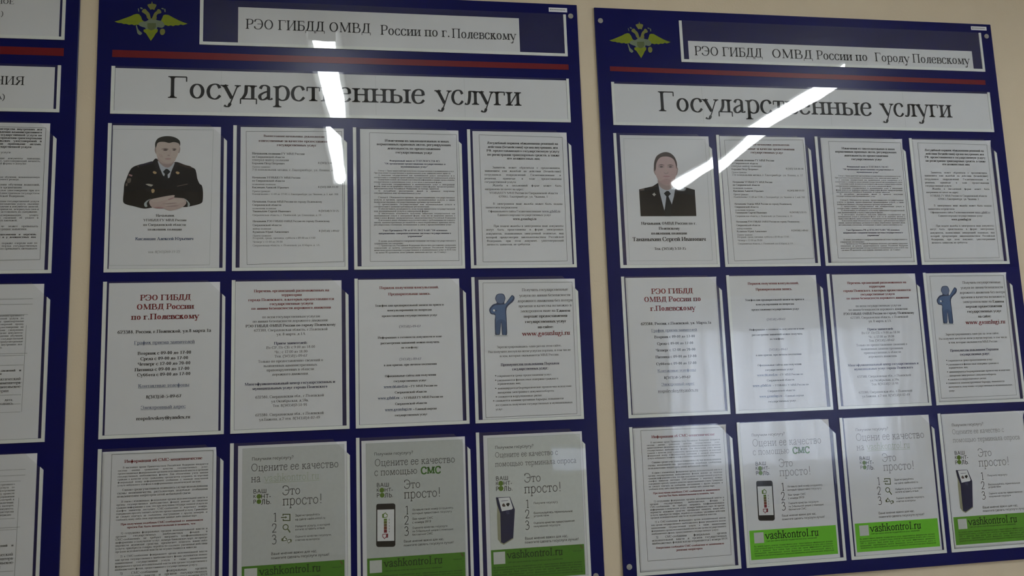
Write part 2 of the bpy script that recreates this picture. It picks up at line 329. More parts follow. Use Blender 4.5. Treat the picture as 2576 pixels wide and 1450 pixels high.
class Ink:
    """writing and printed lines of one part: u right, v down, both in mm from the sheet's top left corner"""
    def __init__(s): s.V = []; s.F = []; s.M = []; s.cols = []
    def ci(s, c):
        if c not in s.cols: s.cols.append(c)
        return s.cols.index(c)
    def text(s, text, u, base, size, sty, c, xs=1.0, hi=None):
        hi = size > 4.2 if hi is None else hi
        m = s.ci(c)
        for ch in text:
            adv, gv, gf = glyph(ch, sty, hi)
            n = len(s.V)
            s.V.extend([(u + x*size*xs, base - y*size) for x, y in gv])
            s.F.extend([tuple(i+n for i in q) for q in gf]); s.M.extend([m]*len(gf))
            u += adv*size*xs
        return u
    def rect(s, u0, v0, u1, v1, c):
        n = len(s.V); s.V += [(u0, v1), (u1, v1), (u1, v0), (u0, v0)]; s.F.append((n, n+1, n+2, n+3)); s.M.append(s.ci(c))
    def line(s, u0, v0, u1, v1, w, c):
        L = math.hypot(u1-u0, v1-v0); nx = -(v1-v0)/L*w/2; ny = (u1-u0)/L*w/2
        n = len(s.V); q = [(u0+nx, v0+ny), (u1+nx, v1+ny), (u1-nx, v1-ny), (u0-nx, v0-ny)]
        ar = (q[1][0]-q[0][0])*(q[2][1]-q[0][1])-(q[2][0]-q[0][0])*(q[1][1]-q[0][1])
        s.V += q if ar < 0 else q[::-1]; s.F.append((n, n+1, n+2, n+3)); s.M.append(s.ci(c))
    def fit(s, text, u0, u1, v, sty, c, und=False, size=None):
        nat = natural(text, sty)
        z = size or (u1-u0)/nat
        xs = (u1-u0)/(nat*z)
        low = any(ch.islower() for ch in text)
        base = v + (.34 if low else .5)*z
        s.text(text, u0, base, z, sty, c, xs)
        if und: s.rect(u0, base+.14*z, u1, base+.20*z, c)
    def spread(s, words, u0, u1, base, z, sty, c, justify):
        wid = [natural(w, sty)*z for w in words]
        gap = natural(' ', sty)*z
        if justify and len(words) > 1: gap = (u1-u0-sum(wid))/(len(words)-1)
        for w, ww in zip(words, wid):
            s.text(w, u0, base, z, sty, c); u0 += ww+gap
    def para(s, text, u0, u1, v0, v1, n, ind, sty, c):
        pitch = (v1-v0)/(n-1) if n > 1 else 6.0
        def wrap(z):
            lines = [[]]; x = u0+ind
            for w in text.split():
                ww = natural(w, sty)*z
                if lines[-1] and x+ww > u1: lines.append([]); x = u0
                lines[-1].append(w); x += ww+natural(' ', sty)*z*.8
            return lines
        lo, hi = .5, pitch*.72
        for _ in range(18):
            mid = (lo+hi)/2
            if len(wrap(mid)) <= n: lo = mid
            else: hi = mid
        L = wrap(lo)
        for i, ws in enumerate(L):
            a = u0+(ind if i == 0 else 0)
            s.spread(ws, a, u1, v0+pitch*i+.34*lo, lo, sty, c, i < len(L)-1)
    def build(s, name, parent, y, warp=None):
        me = bpy.data.meshes.new(name)
        V = [(u/1000, y+(warp(u, v) if warp else 0), -v/1000) for u, v in s.V]
        me.from_pydata(V, [], s.F)
        for c in s.cols: me.materials.append(ink(c) if c in INK else pmat(c))
        me.polygons.foreach_set('material_index', s.M)
        me.update()
        return link(name, me, parent)
DOCS={}
DOCS['leaders']="""#border_line
F 11.4 10 213.5 6.5 215.8 297.4 15.1 301.9
#heading
47.9 176.5 19.9|Bm|Вышестоящие начальники, руководители
37.2 189.1 30.8|Bm|ответственные за качество предоставления
75.8 159.3 39.8|Bm|государственных услуг
#body_text
24 134.2 59.4|Bg|Начальник полиции ГУ МВД России
24.1 91.9 67|Bg|по Свердловской области
24.1 100.9 73.7|Rg|генерал-майор полиции
24.2 91.7 81.3|Bg|Бородин Петр Петрович
162.5 208.3 78.5|Bg|8 (343) 358-80-40
24.2 63.2 89.1|Rg|Прием граждан:
24.3 204.8 95.4|Rg|2-й понедельник месяца, г. Екатеринбург, ул. Ленина, д. 17
24.4 125 112.7|Bg|Начальник УГИБДД ГУ МВД России
24.4 92.4 119.9|Bg|по Свердловской области
24.5 73.4 127.6|Rg|полковник полиции
24.5 100.9 134.6|Bg|Кислицин Алексей Юрьевич
162.3 205.6 132.4|Bg|8 (343) 269-77-22
24.5 63.4 142.9|Rg|Прием граждан:
24.6 205.5 149.2|Rg|Понедельник с 15.00 до 17.00, г. Екатеринбург, ул. Чкалова, д. 1, каб. 208
25.4 170.8 165.9|Bg|Начальник Отдела МВД России по городу Полевскому
25.4 85.1 173.2|Bg|Свердловской области
25.5 74.6 180.8|Rg|полковник полиции
25.5 105.2 187.1|Bg|Тананыхин Сергей Иванович
163.2 206.4 185.6|Bg|8 (34350) 3-37-75
25.5 168.9 195.4|Rg|Свердловская область, г. Полевской, ул. Совхозная, д. 10
26.1 186.9 208.8|Bg|Начальник РЭО ГИБДД ОМВД России по городу Полевскому
26.1 85.8 217.4|Bg|Свердловской области
26.2 64.3 225.1|Rg|майор полиции
26.2 101 232.1|Bg|Кузнецов Юрий Алексеевич
163.7 206.8 229.7|Bg|8 (34350) 5-09-67
26.3 65.9 240.2|Rg|Прием граждан:
26.3 156.3 245.5|Rg|Вторник, среда, пятница, суббота с 09.00 до 17.00
26.3 88.1 253.7|Rg|Четверг с 12.00 до 20.00
26.4 165.2 261.4|Rg|Свердловская область, г. Полевской, ул. 8 Марта, д. 1А"""
DOCS['laws']="""#border_line
F 20.7 8.5 213.6 9.6 211.7 297.6 18.7 297.4
#heading
53.6 196.2 26.5|Bk|Извлечения из законодательных и иных
35.9 200.2 34.8|Bk|нормативных правовых актов, регулирующих
59.5 177 44.2|Bk|деятельность по предоставлению
77.2 158.6 53.3|Bk|государственных услуг
62.7 173.5 72.3|Bn|Федеральный закон от 27.07.2010 N 210-ФЗ
51.7 187.1 79|Bn|"Об организации предоставления государственных и
87.5 148.1 85.7|Bn|муниципальных услуг"
46.1 187.5 229.7|Bn|Указ Президента РФ от 07.05.2012 N 601 "Об основных
37.4 195.5 236.2|Bn|направлениях совершенствования системы государственного
100.2 133.2 242.8|Bn|управления"
#body_text
P 29.1 206.8 95.2 100.2 2 9|Rk|Статья 5. Права заявителей при получении государственных и муниципальных услуг. При получении государственных и муниципальных услуг заявители имеют право на:
P 29 206.5 105.5 110.5 2 9|Rk|1) получение государственной или муниципальной услуги своевременно и в соответствии со стандартом предоставления государственной или муниципальной услуги;
P 28.9 206.2 115.4 120.7 2 9|Rk|2) получение полной, актуальной и достоверной информации о порядке предоставления государственных и муниципальных услуг, в том числе в электронной форме;
P 28.7 205.9 125.8 135.6 3 9|Rk|3) получение государственных и муниципальных услуг в электронной форме, если это не запрещено законом, а также в иных формах, предусмотренных законодательством Российской Федерации, по выбору заявителя;
P 28.6 205.6 140.9 145.9 2 9|Rk|4) досудебное рассмотрение жалоб в процессе получения государственных или муниципальных услуг.
P 28.3 206.2 155.6 166.2 3 9|Rk|Статья 6. Обязанности органов, предоставляющих государственные услуги, и органов, предоставляющих муниципальные услуги, а также подведомственных государственным органам организаций.
P 28.1 205.9 171.2 176.3 2 9|Rk|1) предоставлять государственные или муниципальные услуги в соответствии с административными регламентами;
P 28 205.6 181.3 186.5 2 9|Rk|2) обеспечивать возможность получения заявителем государственной или муниципальной услуги в электронной форме;
P 27.9 205.8 191.7 201.6 3 9|Rk|3) обеспечивать возможность получения заявителем государственной или муниципальной услуги в электронной форме, если это не запрещено законом, а также в иных формах, предусмотренных законодательством Российской Федерации;
P 27.6 205.3 206.7 216.8 3 9|Rk|4) исполнять иные обязанности в соответствии с требованиями настоящего закона, административных регламентов и иных нормативных правовых актов, регулирующих отношения, возникающие в связи с предоставлением услуг.
P 27.8 205.4 253.1 258.4 2 9|Rk|В целях дальнейшего совершенствования системы государственного управления постановляю:
P 27.6 205.7 263.1 278.6 4 9|Rk|1. Правительству Российской Федерации обеспечить достижение следующих показателей: а) уровень удовлетворенности граждан Российской Федерации качеством предоставления государственных и муниципальных услуг к 2018 году - не менее 90 процентов; доля граждан, имеющих доступ - до 15 минут."""
DOCS['appeals']="""#border_line
F 15 8.7 207.6 11.3 206 300.1 15 300.6
#heading
32.5 197 27.8|Bk|Досудебный порядок обжалования решений на
33.9 195.9 37|Bk|действия (бездействия) органа внутренних дел
30.8 199.2 45.9|Bk|РФ, предоставляющего государственную услугу
32.1 198.8 55.1|Bk|по регистрации транспортных средств, а также
77.2 152.8 63.6|Bk|его должностных лиц
#body_text
J 42.6 199.9 84.9|Rk|Заявитель может обратиться с предложением,
J 24.5 200.8 93|Rk|заявлением или жалобой на действия (бездействие)
J 24.3 200.4 101.9|Rk|сотрудников подразделений Госавтоинспекции и
J 24 201.2 110.6|Rk|решения, принятые в ходе предоставления
24.2 96.8 118.7|Rk|государственной услуги.
J 41.7 200.5 126.5|Rk|Жалоба в письменной форме может быть
24.2 113.7 135.3|Rk|направлена по почте на адрес:
34 191.2 144.1|Rk|УГИБДД ГУ МВД России по Свердловской области
55.1 167.8 152.3|Rk|620065, Екатеринбург, ул. Чкалова, 1
J 41.5 201 168.9|Rk|В электронном виде жалоба может быть подана
24.2 98.2 177.4|Rk|заявителем посредством:
29.9 150.6 186.3|Rk|Официального сайта Госавтоинспекции
153.1 194.9 186.2|Rnu|www.gibdd.ru
50.8 173.2 194.7|Rk|Единого портала государственных услуг
85.8 139.1 203.6|Bku|www.gosuslugi.ru
J 41 200.7 219.9|Rk|При подаче жалобы в электронном виде документы
J 23.8 200.3 228.2|Rk|могут быть представлены в форме электронных
J 23.6 200.4 237.2|Rk|документов, подписанных электронной подписью, вид
J 23.8 200.5 245.5|Rk|которой предусмотрен законодательством Российской
J 24.2 200.1 253.8|Rk|Федерации, при этом документ, удостоверяющий
24.4 123.6 261.9|Rk|личность заявителя, не требуется."""
DOCS['officer']="""#border_line
G 0.8 9 202.6 6.7 198.5 300.7 0.9 299.9
#caption
89.8 126.5 195.4|Bg|Начальник
65.6 150.9 205.4|Bg|УГИБДД ГУ МВД России
65.1 149.9 215.2|Bg|по Свердловской области
74.5 142 225.1|Bg|полковник полиции
50.4 165.4 245.2|Bb|Кислицин Алексей Юрьевич
76 139.4 272.9|Rf|тел. 8(343)269-77-22"""
DOCS['chief']="""#border_line
G 8.8 8.9 209 7.3 207.1 298.3 6.7 298
#caption
39.6 173.8 211.3|Bk|Начальник ОМВД России по г.
81 132 223.1|Bk|Полевскому
61.9 148.8 234.6|Bk|полковник полиции
16.5 193.9 248.9|Bk|Тананыхин Сергей Иванович
67.5 143.7 270.9|Bk|Тел. (34350) 3-37-75"""
DOCS['hours']="""#heading
60.7 160.4 31.1|Br|РЭО ГИБДД
53.9 166.9 51.9|Br|ОМВД России
44.5 177 72.4|Br|по г.Полевскому
#body_text
19.1 201.5 102.4|Bk|623388, Россия, г.Полевской, ул.8 марта 1а
58.6 162.9 146.8|Bk|Вторник с 09-00 до 17-00
64.4 157.2 157.9|Bk|Среда с 09-00 до 17-00
59.1 161.9 168.7|Bk|Четверг с 12-00 до 20-00
53.6 160 179.9|Bk|Пятница с 09-00 до 17-00
58.9 162.2 190.6|Bk|Суббота с 09-00 до 17-00
76.5 145 234.6|Bk|8(343)50-5-09-67
59.2 162.7 278.6|Bk|reopolevskoy@yandex.ru
#underlined_headings
51.4 169.4 124.9|Rbu|График приема заявителей
61.2 160.4 213.2|Rbu|Контактные телефоны
67.1 153.9 257|Rbu|Электронный адрес"""
DOCS['hours_b']="""#heading
59.7 159.9 31.6|Br|РЭО ГИБДД
41.1 178 52|Br|ОМВД России по
55.2 163.2 72.7|Br|г.Полевскому
#body_text
31 198.9 106.7|Bk|623388, Россия, г.Полевской, ул. Марта,1а
60.6 157.7 137.1|Bk|Вторник с 09-00 до 17-00
66.4 152.6 152.4|Bk|Среда с 09-00 до 17-00
62.3 156.6 167.2|Bk|Четверг с 12-00 до 20-00
60.8 158.3 182.4|Bk|Пятница с 09-00 до 17-00
61.6 157.3 197.9|Bk|Суббота с 09-00 до 17-00
77.7 140.7 228.5|Bk|8(343)50-5-09-67
61.8 156.7 259|Rku|reopolevskoy@yandex.ru
#underlined_headings
54.6 163.7 122.4|Rbu|График приема заявителей
63.8 154.9 213.8|Rbu|Контактные телефоны
71 148.8 244.2|Rbu|Электронный адрес"""
DOCS['offices']="""#heading
37.2 192.3 21.4|Br|Перечень организаций расположенных на
93.1 135.4 30.5|Br|территории
25.9 202.1 40.2|Br|города Полевского, в которых предоставляются
69.5 158.7 49.3|Br|государственные услуги
32.4 195.6 58.5|Br|по линии безопасности дорожного движения
#body_text
54.2 172.6 76.9|Rk|по всем государственным услугам
34.9 190.8 85.8|Rk|по линии безопасности дорожного движения:
20.8 205.3 95.5|Bk|РЭО ГИБДД ОМВД России по городу Полевскому
37.9 188.3 104.8|Rk|623388, Свердловская область, г.Полевской
83.6 142.4 113.9|Rk|ул. 8 марта, д.1А
62.9 162.5 141.7|Rk|Вт-СР, Пт-СБ: с 9:00 до 18.00
79.6 146.7 151.2|Rk|Чт.: с 12.00 до 18.00
79.7 146.3 160.1|Rk|Тел. (34350)5-09-67
46.3 178.7 170.1|Rk|Только по предоставлению сведений о
57.4 166.6 179.4|Rk|выявленных административных
63.8 160 188.4|Rk|правонарушениях в области
74.8 149.6 197.6|Rk|дорожного движения.
41.5 180.2 243.9|Rk|632380, Свердловская обл., г.Полевской
73.1 149 253.3|Rk|ул.Октябрьская, д.59а,
76.1 146 262.5|Rk|Тел. 8(34350)2-51-91
41.7 179.5 280.6|Rk|623380, Свердловская обл., г.Полевской
49.2 171.9 289.9|Rk|ул.Бажова, д.2 тел. 8(34350)4-02-49
#blue_subheadings
78.4 146.8 132.9|Bn|Прием заявителей:
19.9 203.3 216.5|Bn|Многофункциональный центр государственных и
35.1 187.7 225.9|Bn|муниципальных услуг города Полевского"""
DOCS['booking']="""#heading
44.9 173 18.9|Br|Порядок получения консультаций,
63.5 155.4 32.8|Br|Предварительная запись.
#body_text
35 182.9 57.5|Bk|Телефон для предварительной записи на прием и
61.3 156.3 68|Bk|консультирования по вопросам
49.2 168.7 80|Bk|предоставления государственных услуг
39.9 177.1 126.7|Bk|Информацию о готовности документов и ходе
45.6 171.4 138.6|Bk|рассмотрения заявлений можно получить
89.3 126.1 149.2|Bk|по телефону:
51.9 164.8 185.8|Bk|в дни приема, при личном посещении
53.4 162.6 209.1|Bk|Официальные сайты для получения
72.2 143.5 220.3|Bk|государственных услуг:
103.4 164.9 232.2|Bk|– ГУ МВД России по
74.1 141.8 244.4|Bk|Свердловской области
87.8 176.8 256.4|Bk|– УГИБДД ГУ МВД России по
74.2 141.7 268.6|Bk|Свердловской области
111.8 162.1 281.1|Bk|– Единый портал
73.3 142.4 292.5|Bk|государственных услуг
#blue_contacts
85.4 131.8 102.9|Rn|(34350)5-09-67
85.1 131.5 173.3|Rn|(34350)5-09-67
51.2 101.1 231.7|Bbu|www.66.mvd.ru
38.8 83.2 255.4|Bbu|www.gibdd.ru
53.2 108.8 280.2|Bbu|www.gosuslugi.ru"""
DOCS['portal']="""#border_line
F 9.8 6.8 211.6 7.9 209.1 300.5 7 301
#body_text
96.3 200.9 24.7|Rk|Получить государственные
90.2 206.4 37.2|Rk|услуги по линии безопасности
86 210.6 49.3|Rk|дорожного движения без потери
87.9 207.9 60.6|Rk|времени и качества возможно в
91.7 170.8 72|Rk|электронном виде на
173.2 204.3 72.6|Bk|Едином
98.3 197.3 83.8|Bk|портале предоставления
100.7 194.3 95.9|Bk|государственных услуг
129.1 165.2 108.2|Bk|на сайте:
35.8 180.9 150.1|Rk|Зарегистрировавшись один раз на этом сайте,
16.6 201.4 160.2|Rk|Вы получите доступ ко всем услугам портала, в том числе
41.6 174.9 169.8|Rk|и тем, которые оказываются МВД России.
34.4 156.5 213.1|Rk|сокращаются сроки предоставления услуг;
34.1 170.2 222.4|Rk|уменьшаются финансовые издержки граждан и
35 86.9 230.1|Rk|юридических лиц;
34.6 199.6 240|Rk|ликвидируются бюрократические проволочки вследствие
34.8 160.8 248.9|Rk|внедрения электронного документооборота;
34.5 132.8 257.9|Rk|снижаются коррупционные риски;
29.2 180.5 266.4|Rk|снижаются административные барьеры, повышается
28.9 200.3 275.6|Rk|доступность получения государственных и муниципальных
29 45.7 284.7|Rk|услуг.
D 31.4 211.7 1.3
D 31.1 221.5 1.3
D 30.7 239.1 1.3
D 31.3 257.5 1.3
D 25.3 265.9 1.3
#web_address
93.8 201.2 122.8|Br|www.gosuslugi.ru
#subheading
43.3 174 188.9|Bnu|Преимущества пользования Порталом
68.4 149.3 198.9|Bnu|государственных услуг:"""
DOCS['fraud']="""#border_line
F 17.9 5.4 211.8 6.3 210.5 285.3 17.6 285.8
#red_headings
41.9 190.5 21.2|Br|Информация об СМС-мошенничестве
38.1 193.8 143.2|Br|При получении подобных СМС-сообщений от мошенников
50.3 180.9 149.8|Br|просим Вас быть внимательными и помнить, что:
37.5 195.1 259.9|Br|Оперативно сообщайте СМС-сообщения от мошенников
84 145.8 267.3|Br|решения операторам.
#body_text
P 30.2 202.5 33 67.4 7 9|Rk|В настоящее время Правительством Российской Федерации внедряется система оценки гражданами качества государственных услуг, предоставляемых федеральными органами исполнительной власти и органами государственных внебюджетных фондов. Для обеспечения учета мнения граждан о качестве услуг гражданину предлагается отправить на короткий федеральный номер информационное сообщение с оценкой полученной услуги мобильного телефона в информационно-аналитической системе.
P 30 201.9 76.6 89 3 9|Rk|Однако среди участников появились случаи использования схемы мошенничества, рассылающих подобные сообщения пользователям операторов сетей мобильной связи.
P 29.2 202 99.4 134.2 7 9|Rk|В связи с изложенным, федеральные органы исполнительной власти и органы государственных внебюджетных фондов доводят до сведения граждан информацию о том, что при получении государственной услуги на телефон заявителя поступает СМС-сообщение с короткого номера, содержащее просьбу оценить качество предоставленной услуги. Гражданам не следует отвечать на сообщения, поступившие с других номеров, и сообщать кому-либо свои персональные данные либо данные карт.
P 29.4 202.6 160.6 195.6 7 9|Rk|1) сотрудники федеральных органов исполнительной власти и органов государственных внебюджетных фондов в СМС-сообщениях не требуют направить конфиденциальную информацию о получателе услуг, номера банковских карт, не просят перевести денежные средства, предлагают оплатить какие-либо услуги, приобрести товары, перейти по ссылкам; указанные действия органов исполнительной власти не осуществляются никогда.
P 29.6 202.8 204.9 229.8 5 9|Rk|2) в СМС-сообщении федерального органа исполнительной власти или органа государственного внебюджетного фонда указывается полное наименование государственной услуги, а также наименование федерального органа исполнительной власти или органа государственного внебюджетного фонда, предоставившего государственную услугу.
P 29.7 202.9 237.6 250.3 3 9|Rk|3) СМС-сообщения федеральных органов исполнительной власти и органов государственных внебюджетных фондов всегда отправляются с номера 0919."""
DOCS['site']="""#poster_title
26.8 110.5 28.4|Sq|Получили госуслугу?
25.3 201.5 47.3|Lq|Оцените ее качество
25.5 45 69.2|Lq|на
87.2 124.2 96.8|Lq|Это
87.9 169 117.2|Lq|просто!
#logo
29.9 57.2 92.8|Sk|ВАШ
30 36 102.8|Sk|К
45.2 65.7 103.4|Sk|НТ-
30 36.1 113.4|Sk|Р
45.2 66.7 114.3|Sk|ЛЬ.
#step_numbers
70.7 77 146.4|Lk|1
66.3 78 168.3|Lk|2
66 78 190.4|Lk|3
#body_text
113.3 162.9 145.9|Sq|Зарегистрируйтесь
113.2 173.8 153.9|Sq|на сайте vashkontrol.ru
113.2 183.1 167.4|Sq|Найдите услугу, о которой
113.2 172.1 173.8|Sq|хотите оставить отзыв
113.2 186 188|Sq|Оцените качество госуслуги,
113.2 162.7 194.8|Sq|ответив на вопросы
65.5 157.1 218.9|Sq|Ваше мнение важно для нас,
65.5 181.8 227.2|Sq|помогите сделать госуслуги лучше!
#green_web_address
51.8 161.6 69.4|Lwu|vashkontrol.ru"""
DOCS['site_b']="""#poster_title
26.8 110.5 28.4|Sg|Получили госуслугу?
25.3 201.5 47.3|Lh|Оцени ее качество
25.5 45 69.2|Lh|на
87.2 124.2 96.8|Lh|Это
87.9 169 117.2|Lh|просто!
#logo
29.9 57.2 92.8|Sk|ВАШ
30 36 102.8|Sk|К
45.2 65.7 103.4|Sk|НТ-
30 36.1 113.4|Sk|Р
45.2 66.7 114.3|Sk|ЛЬ.
#step_numbers
70.7 77 146.4|Lk|1
66.3 78 168.3|Lk|2
66 78 190.4|Lk|3
#body_text
113.3 162.9 145.9|Sg|Зарегистрируйтесь
113.2 173.8 153.9|Sg|на сайте vashkontrol.ru
113.2 183.1 167.4|Sg|Найдите услугу, о которой
113.2 172.1 173.8|Sg|хотите оставить отзыв
113.2 186 188|Sg|Оцените качество госуслуги,
113.2 162.7 194.8|Sg|ответив на вопросы
65.5 157.1 218.9|Sg|Ваше мнение важно для нас,
65.5 181.8 227.2|Sg|помогите сделать госуслуги лучше!
#green_web_address
51.8 161.6 69.4|Lwu|vashkontrol.ru"""
DOCS['sms']="""#poster_title
25.7 107.3 29.1|Sq|Получили госуслугу?
25.9 195.9 48.5|Lq|Оцените ее качество
25.6 115.8 68|Lq|с помощью
86.3 121.5 96.5|Lq|Это
86 164.8 116.4|Lq|просто!
#logo
29.6 56.6 92.4|Sk|ВАШ
29.4 35.9 102.5|Sk|К
45.8 64 102.9|Sk|НТ-
29.3 35.8 113.4|Sk|Р
45.6 64.8 113.8|Sk|ЛЬ.
#step_numbers
88.5 96.7 146.7|Lk|1
85.7 96.3 167.5|Lk|2
85.3 95.9 189.2|Lk|3
#body_text
103.3 190.2 147.3|Sq|Оставьте свой номер сотруднику,
103.2 186.2 154.7|Sq|который предоставил госуслугу
103 146.6 165.7|Sq|Вам придет СМС
102.8 142 173|Sq|с номера 0919
102.6 176.3 184.1|Sq|Оцените качество госуслуги
102.5 188.6 191.2|Sq|по 5-балльной шкале с помощью
102.4 145.2 197.8|Sq|бесплатной СМС
84.3 168.3 210.4|Sq|Ваше мнение важно для нас,
84.2 188.7 218.3|Sq|помогите сделать госуслуги лучше!
#green_word
122.7 165.4 67.2|Me|СМС"""
DOCS['sms_b']="""#poster_title
25.7 107.3 29.1|Sg|Получили госуслугу?
25.9 195.9 48.5|Lh|Оцени ее качество
25.6 115.8 68|Lh|с помощью
86.3 121.5 96.5|Lh|Это
86 164.8 116.4|Lh|просто!
#logo
29.6 56.6 92.4|Sk|ВАШ
29.4 35.9 102.5|Sk|К
45.8 64 102.9|Sk|НТ-
29.3 35.8 113.4|Sk|Р
45.6 64.8 113.8|Sk|ЛЬ.
#step_numbers
88.5 96.7 146.7|Lk|1
85.7 96.3 167.5|Lk|2
85.3 95.9 189.2|Lk|3
#body_text
103.3 190.2 147.3|Sg|Оставьте свой номер сотруднику,
103.2 186.2 154.7|Sg|который предоставил госуслугу
103 146.6 165.7|Sg|Вам придет СМС
102.8 142 173|Sg|с номера 0919
102.6 176.3 184.1|Sg|Оцените качество госуслуги
102.5 188.6 191.2|Sg|по 5-балльной шкале с помощью
102.4 145.2 197.8|Sg|бесплатной СМС
84.3 168.3 210.4|Sg|Ваше мнение важно для нас,
84.2 188.7 218.3|Sg|помогите сделать госуслуги лучше!
#green_word
122.7 165.4 67.2|Me|СМС"""
DOCS['kiosk']="""#poster_title
24.6 109.2 27.3|Sq|Получили госуслугу?
23.7 162.6 44|Lq|Оцените ее качество с
23.5 202.9 63.2|Lq|помощью терминала опроса
85.4 122.8 96.8|Lq|Это
84.5 167.9 119.4|Lq|просто!
#logo
23.8 51.8 91.7|Sk|ВАШ
23.4 30.5 102.3|Sk|К
39.7 59.6 102.5|Sk|НТ-
23.1 30.1 113.6|Sk|Р
39.4 60.5 113.6|Sk|ЛЬ.
#step_numbers
87.4 95.1 148.4|Lk|1
83.9 96 170.1|Lk|2
83 95.1 192.8|Lk|3
#body_text
104.1 157.7 148.3|Sq|Получите госуслугу
103.7 189.3 169.1|Sq|Воспользуйтесь терминальным
103.4 137 175.1|Sq|устройством
102.9 192.9 189.9|Sq|Оцените качество предоставления
102.6 161.1 196.7|Sq|полученной госуслуги
82.4 176.8 220.8|Sq|Ваше мнение важно для нас,
82.1 200.5 228.8|Sq|помогите сделать госуслуги лучше!"""
DOCS['kiosk_b']="""#poster_title
24.6 109.2 27.3|Sg|Получили госуслугу?
23.7 162.6 44|Lh|Оцените ее качество с
23.5 202.9 63.2|Lh|помощью терминала опроса
85.4 122.8 96.8|Lh|Это
84.5 167.9 119.4|Lh|просто!
#logo
23.8 51.8 91.7|Sk|ВАШ
23.4 30.5 102.3|Sk|К
39.7 59.6 102.5|Sk|НТ-
23.1 30.1 113.6|Sk|Р
39.4 60.5 113.6|Sk|ЛЬ.
#step_numbers
87.4 95.1 148.4|Lk|1
83.9 96 170.1|Lk|2
83 95.1 192.8|Lk|3
#body_text
104.1 157.7 148.3|Sg|Получите госуслугу
103.7 189.3 169.1|Sg|Воспользуйтесь терминальным
103.4 137 175.1|Sg|устройством
102.9 192.9 189.9|Sg|Оцените качество предоставления
102.6 161.1 196.7|Sg|полученной госуслуги
82.4 176.8 220.8|Sg|Ваше мнение важно для нас,
82.1 200.5 228.8|Sg|помогите сделать госуслуги лучше!"""
PIC={}
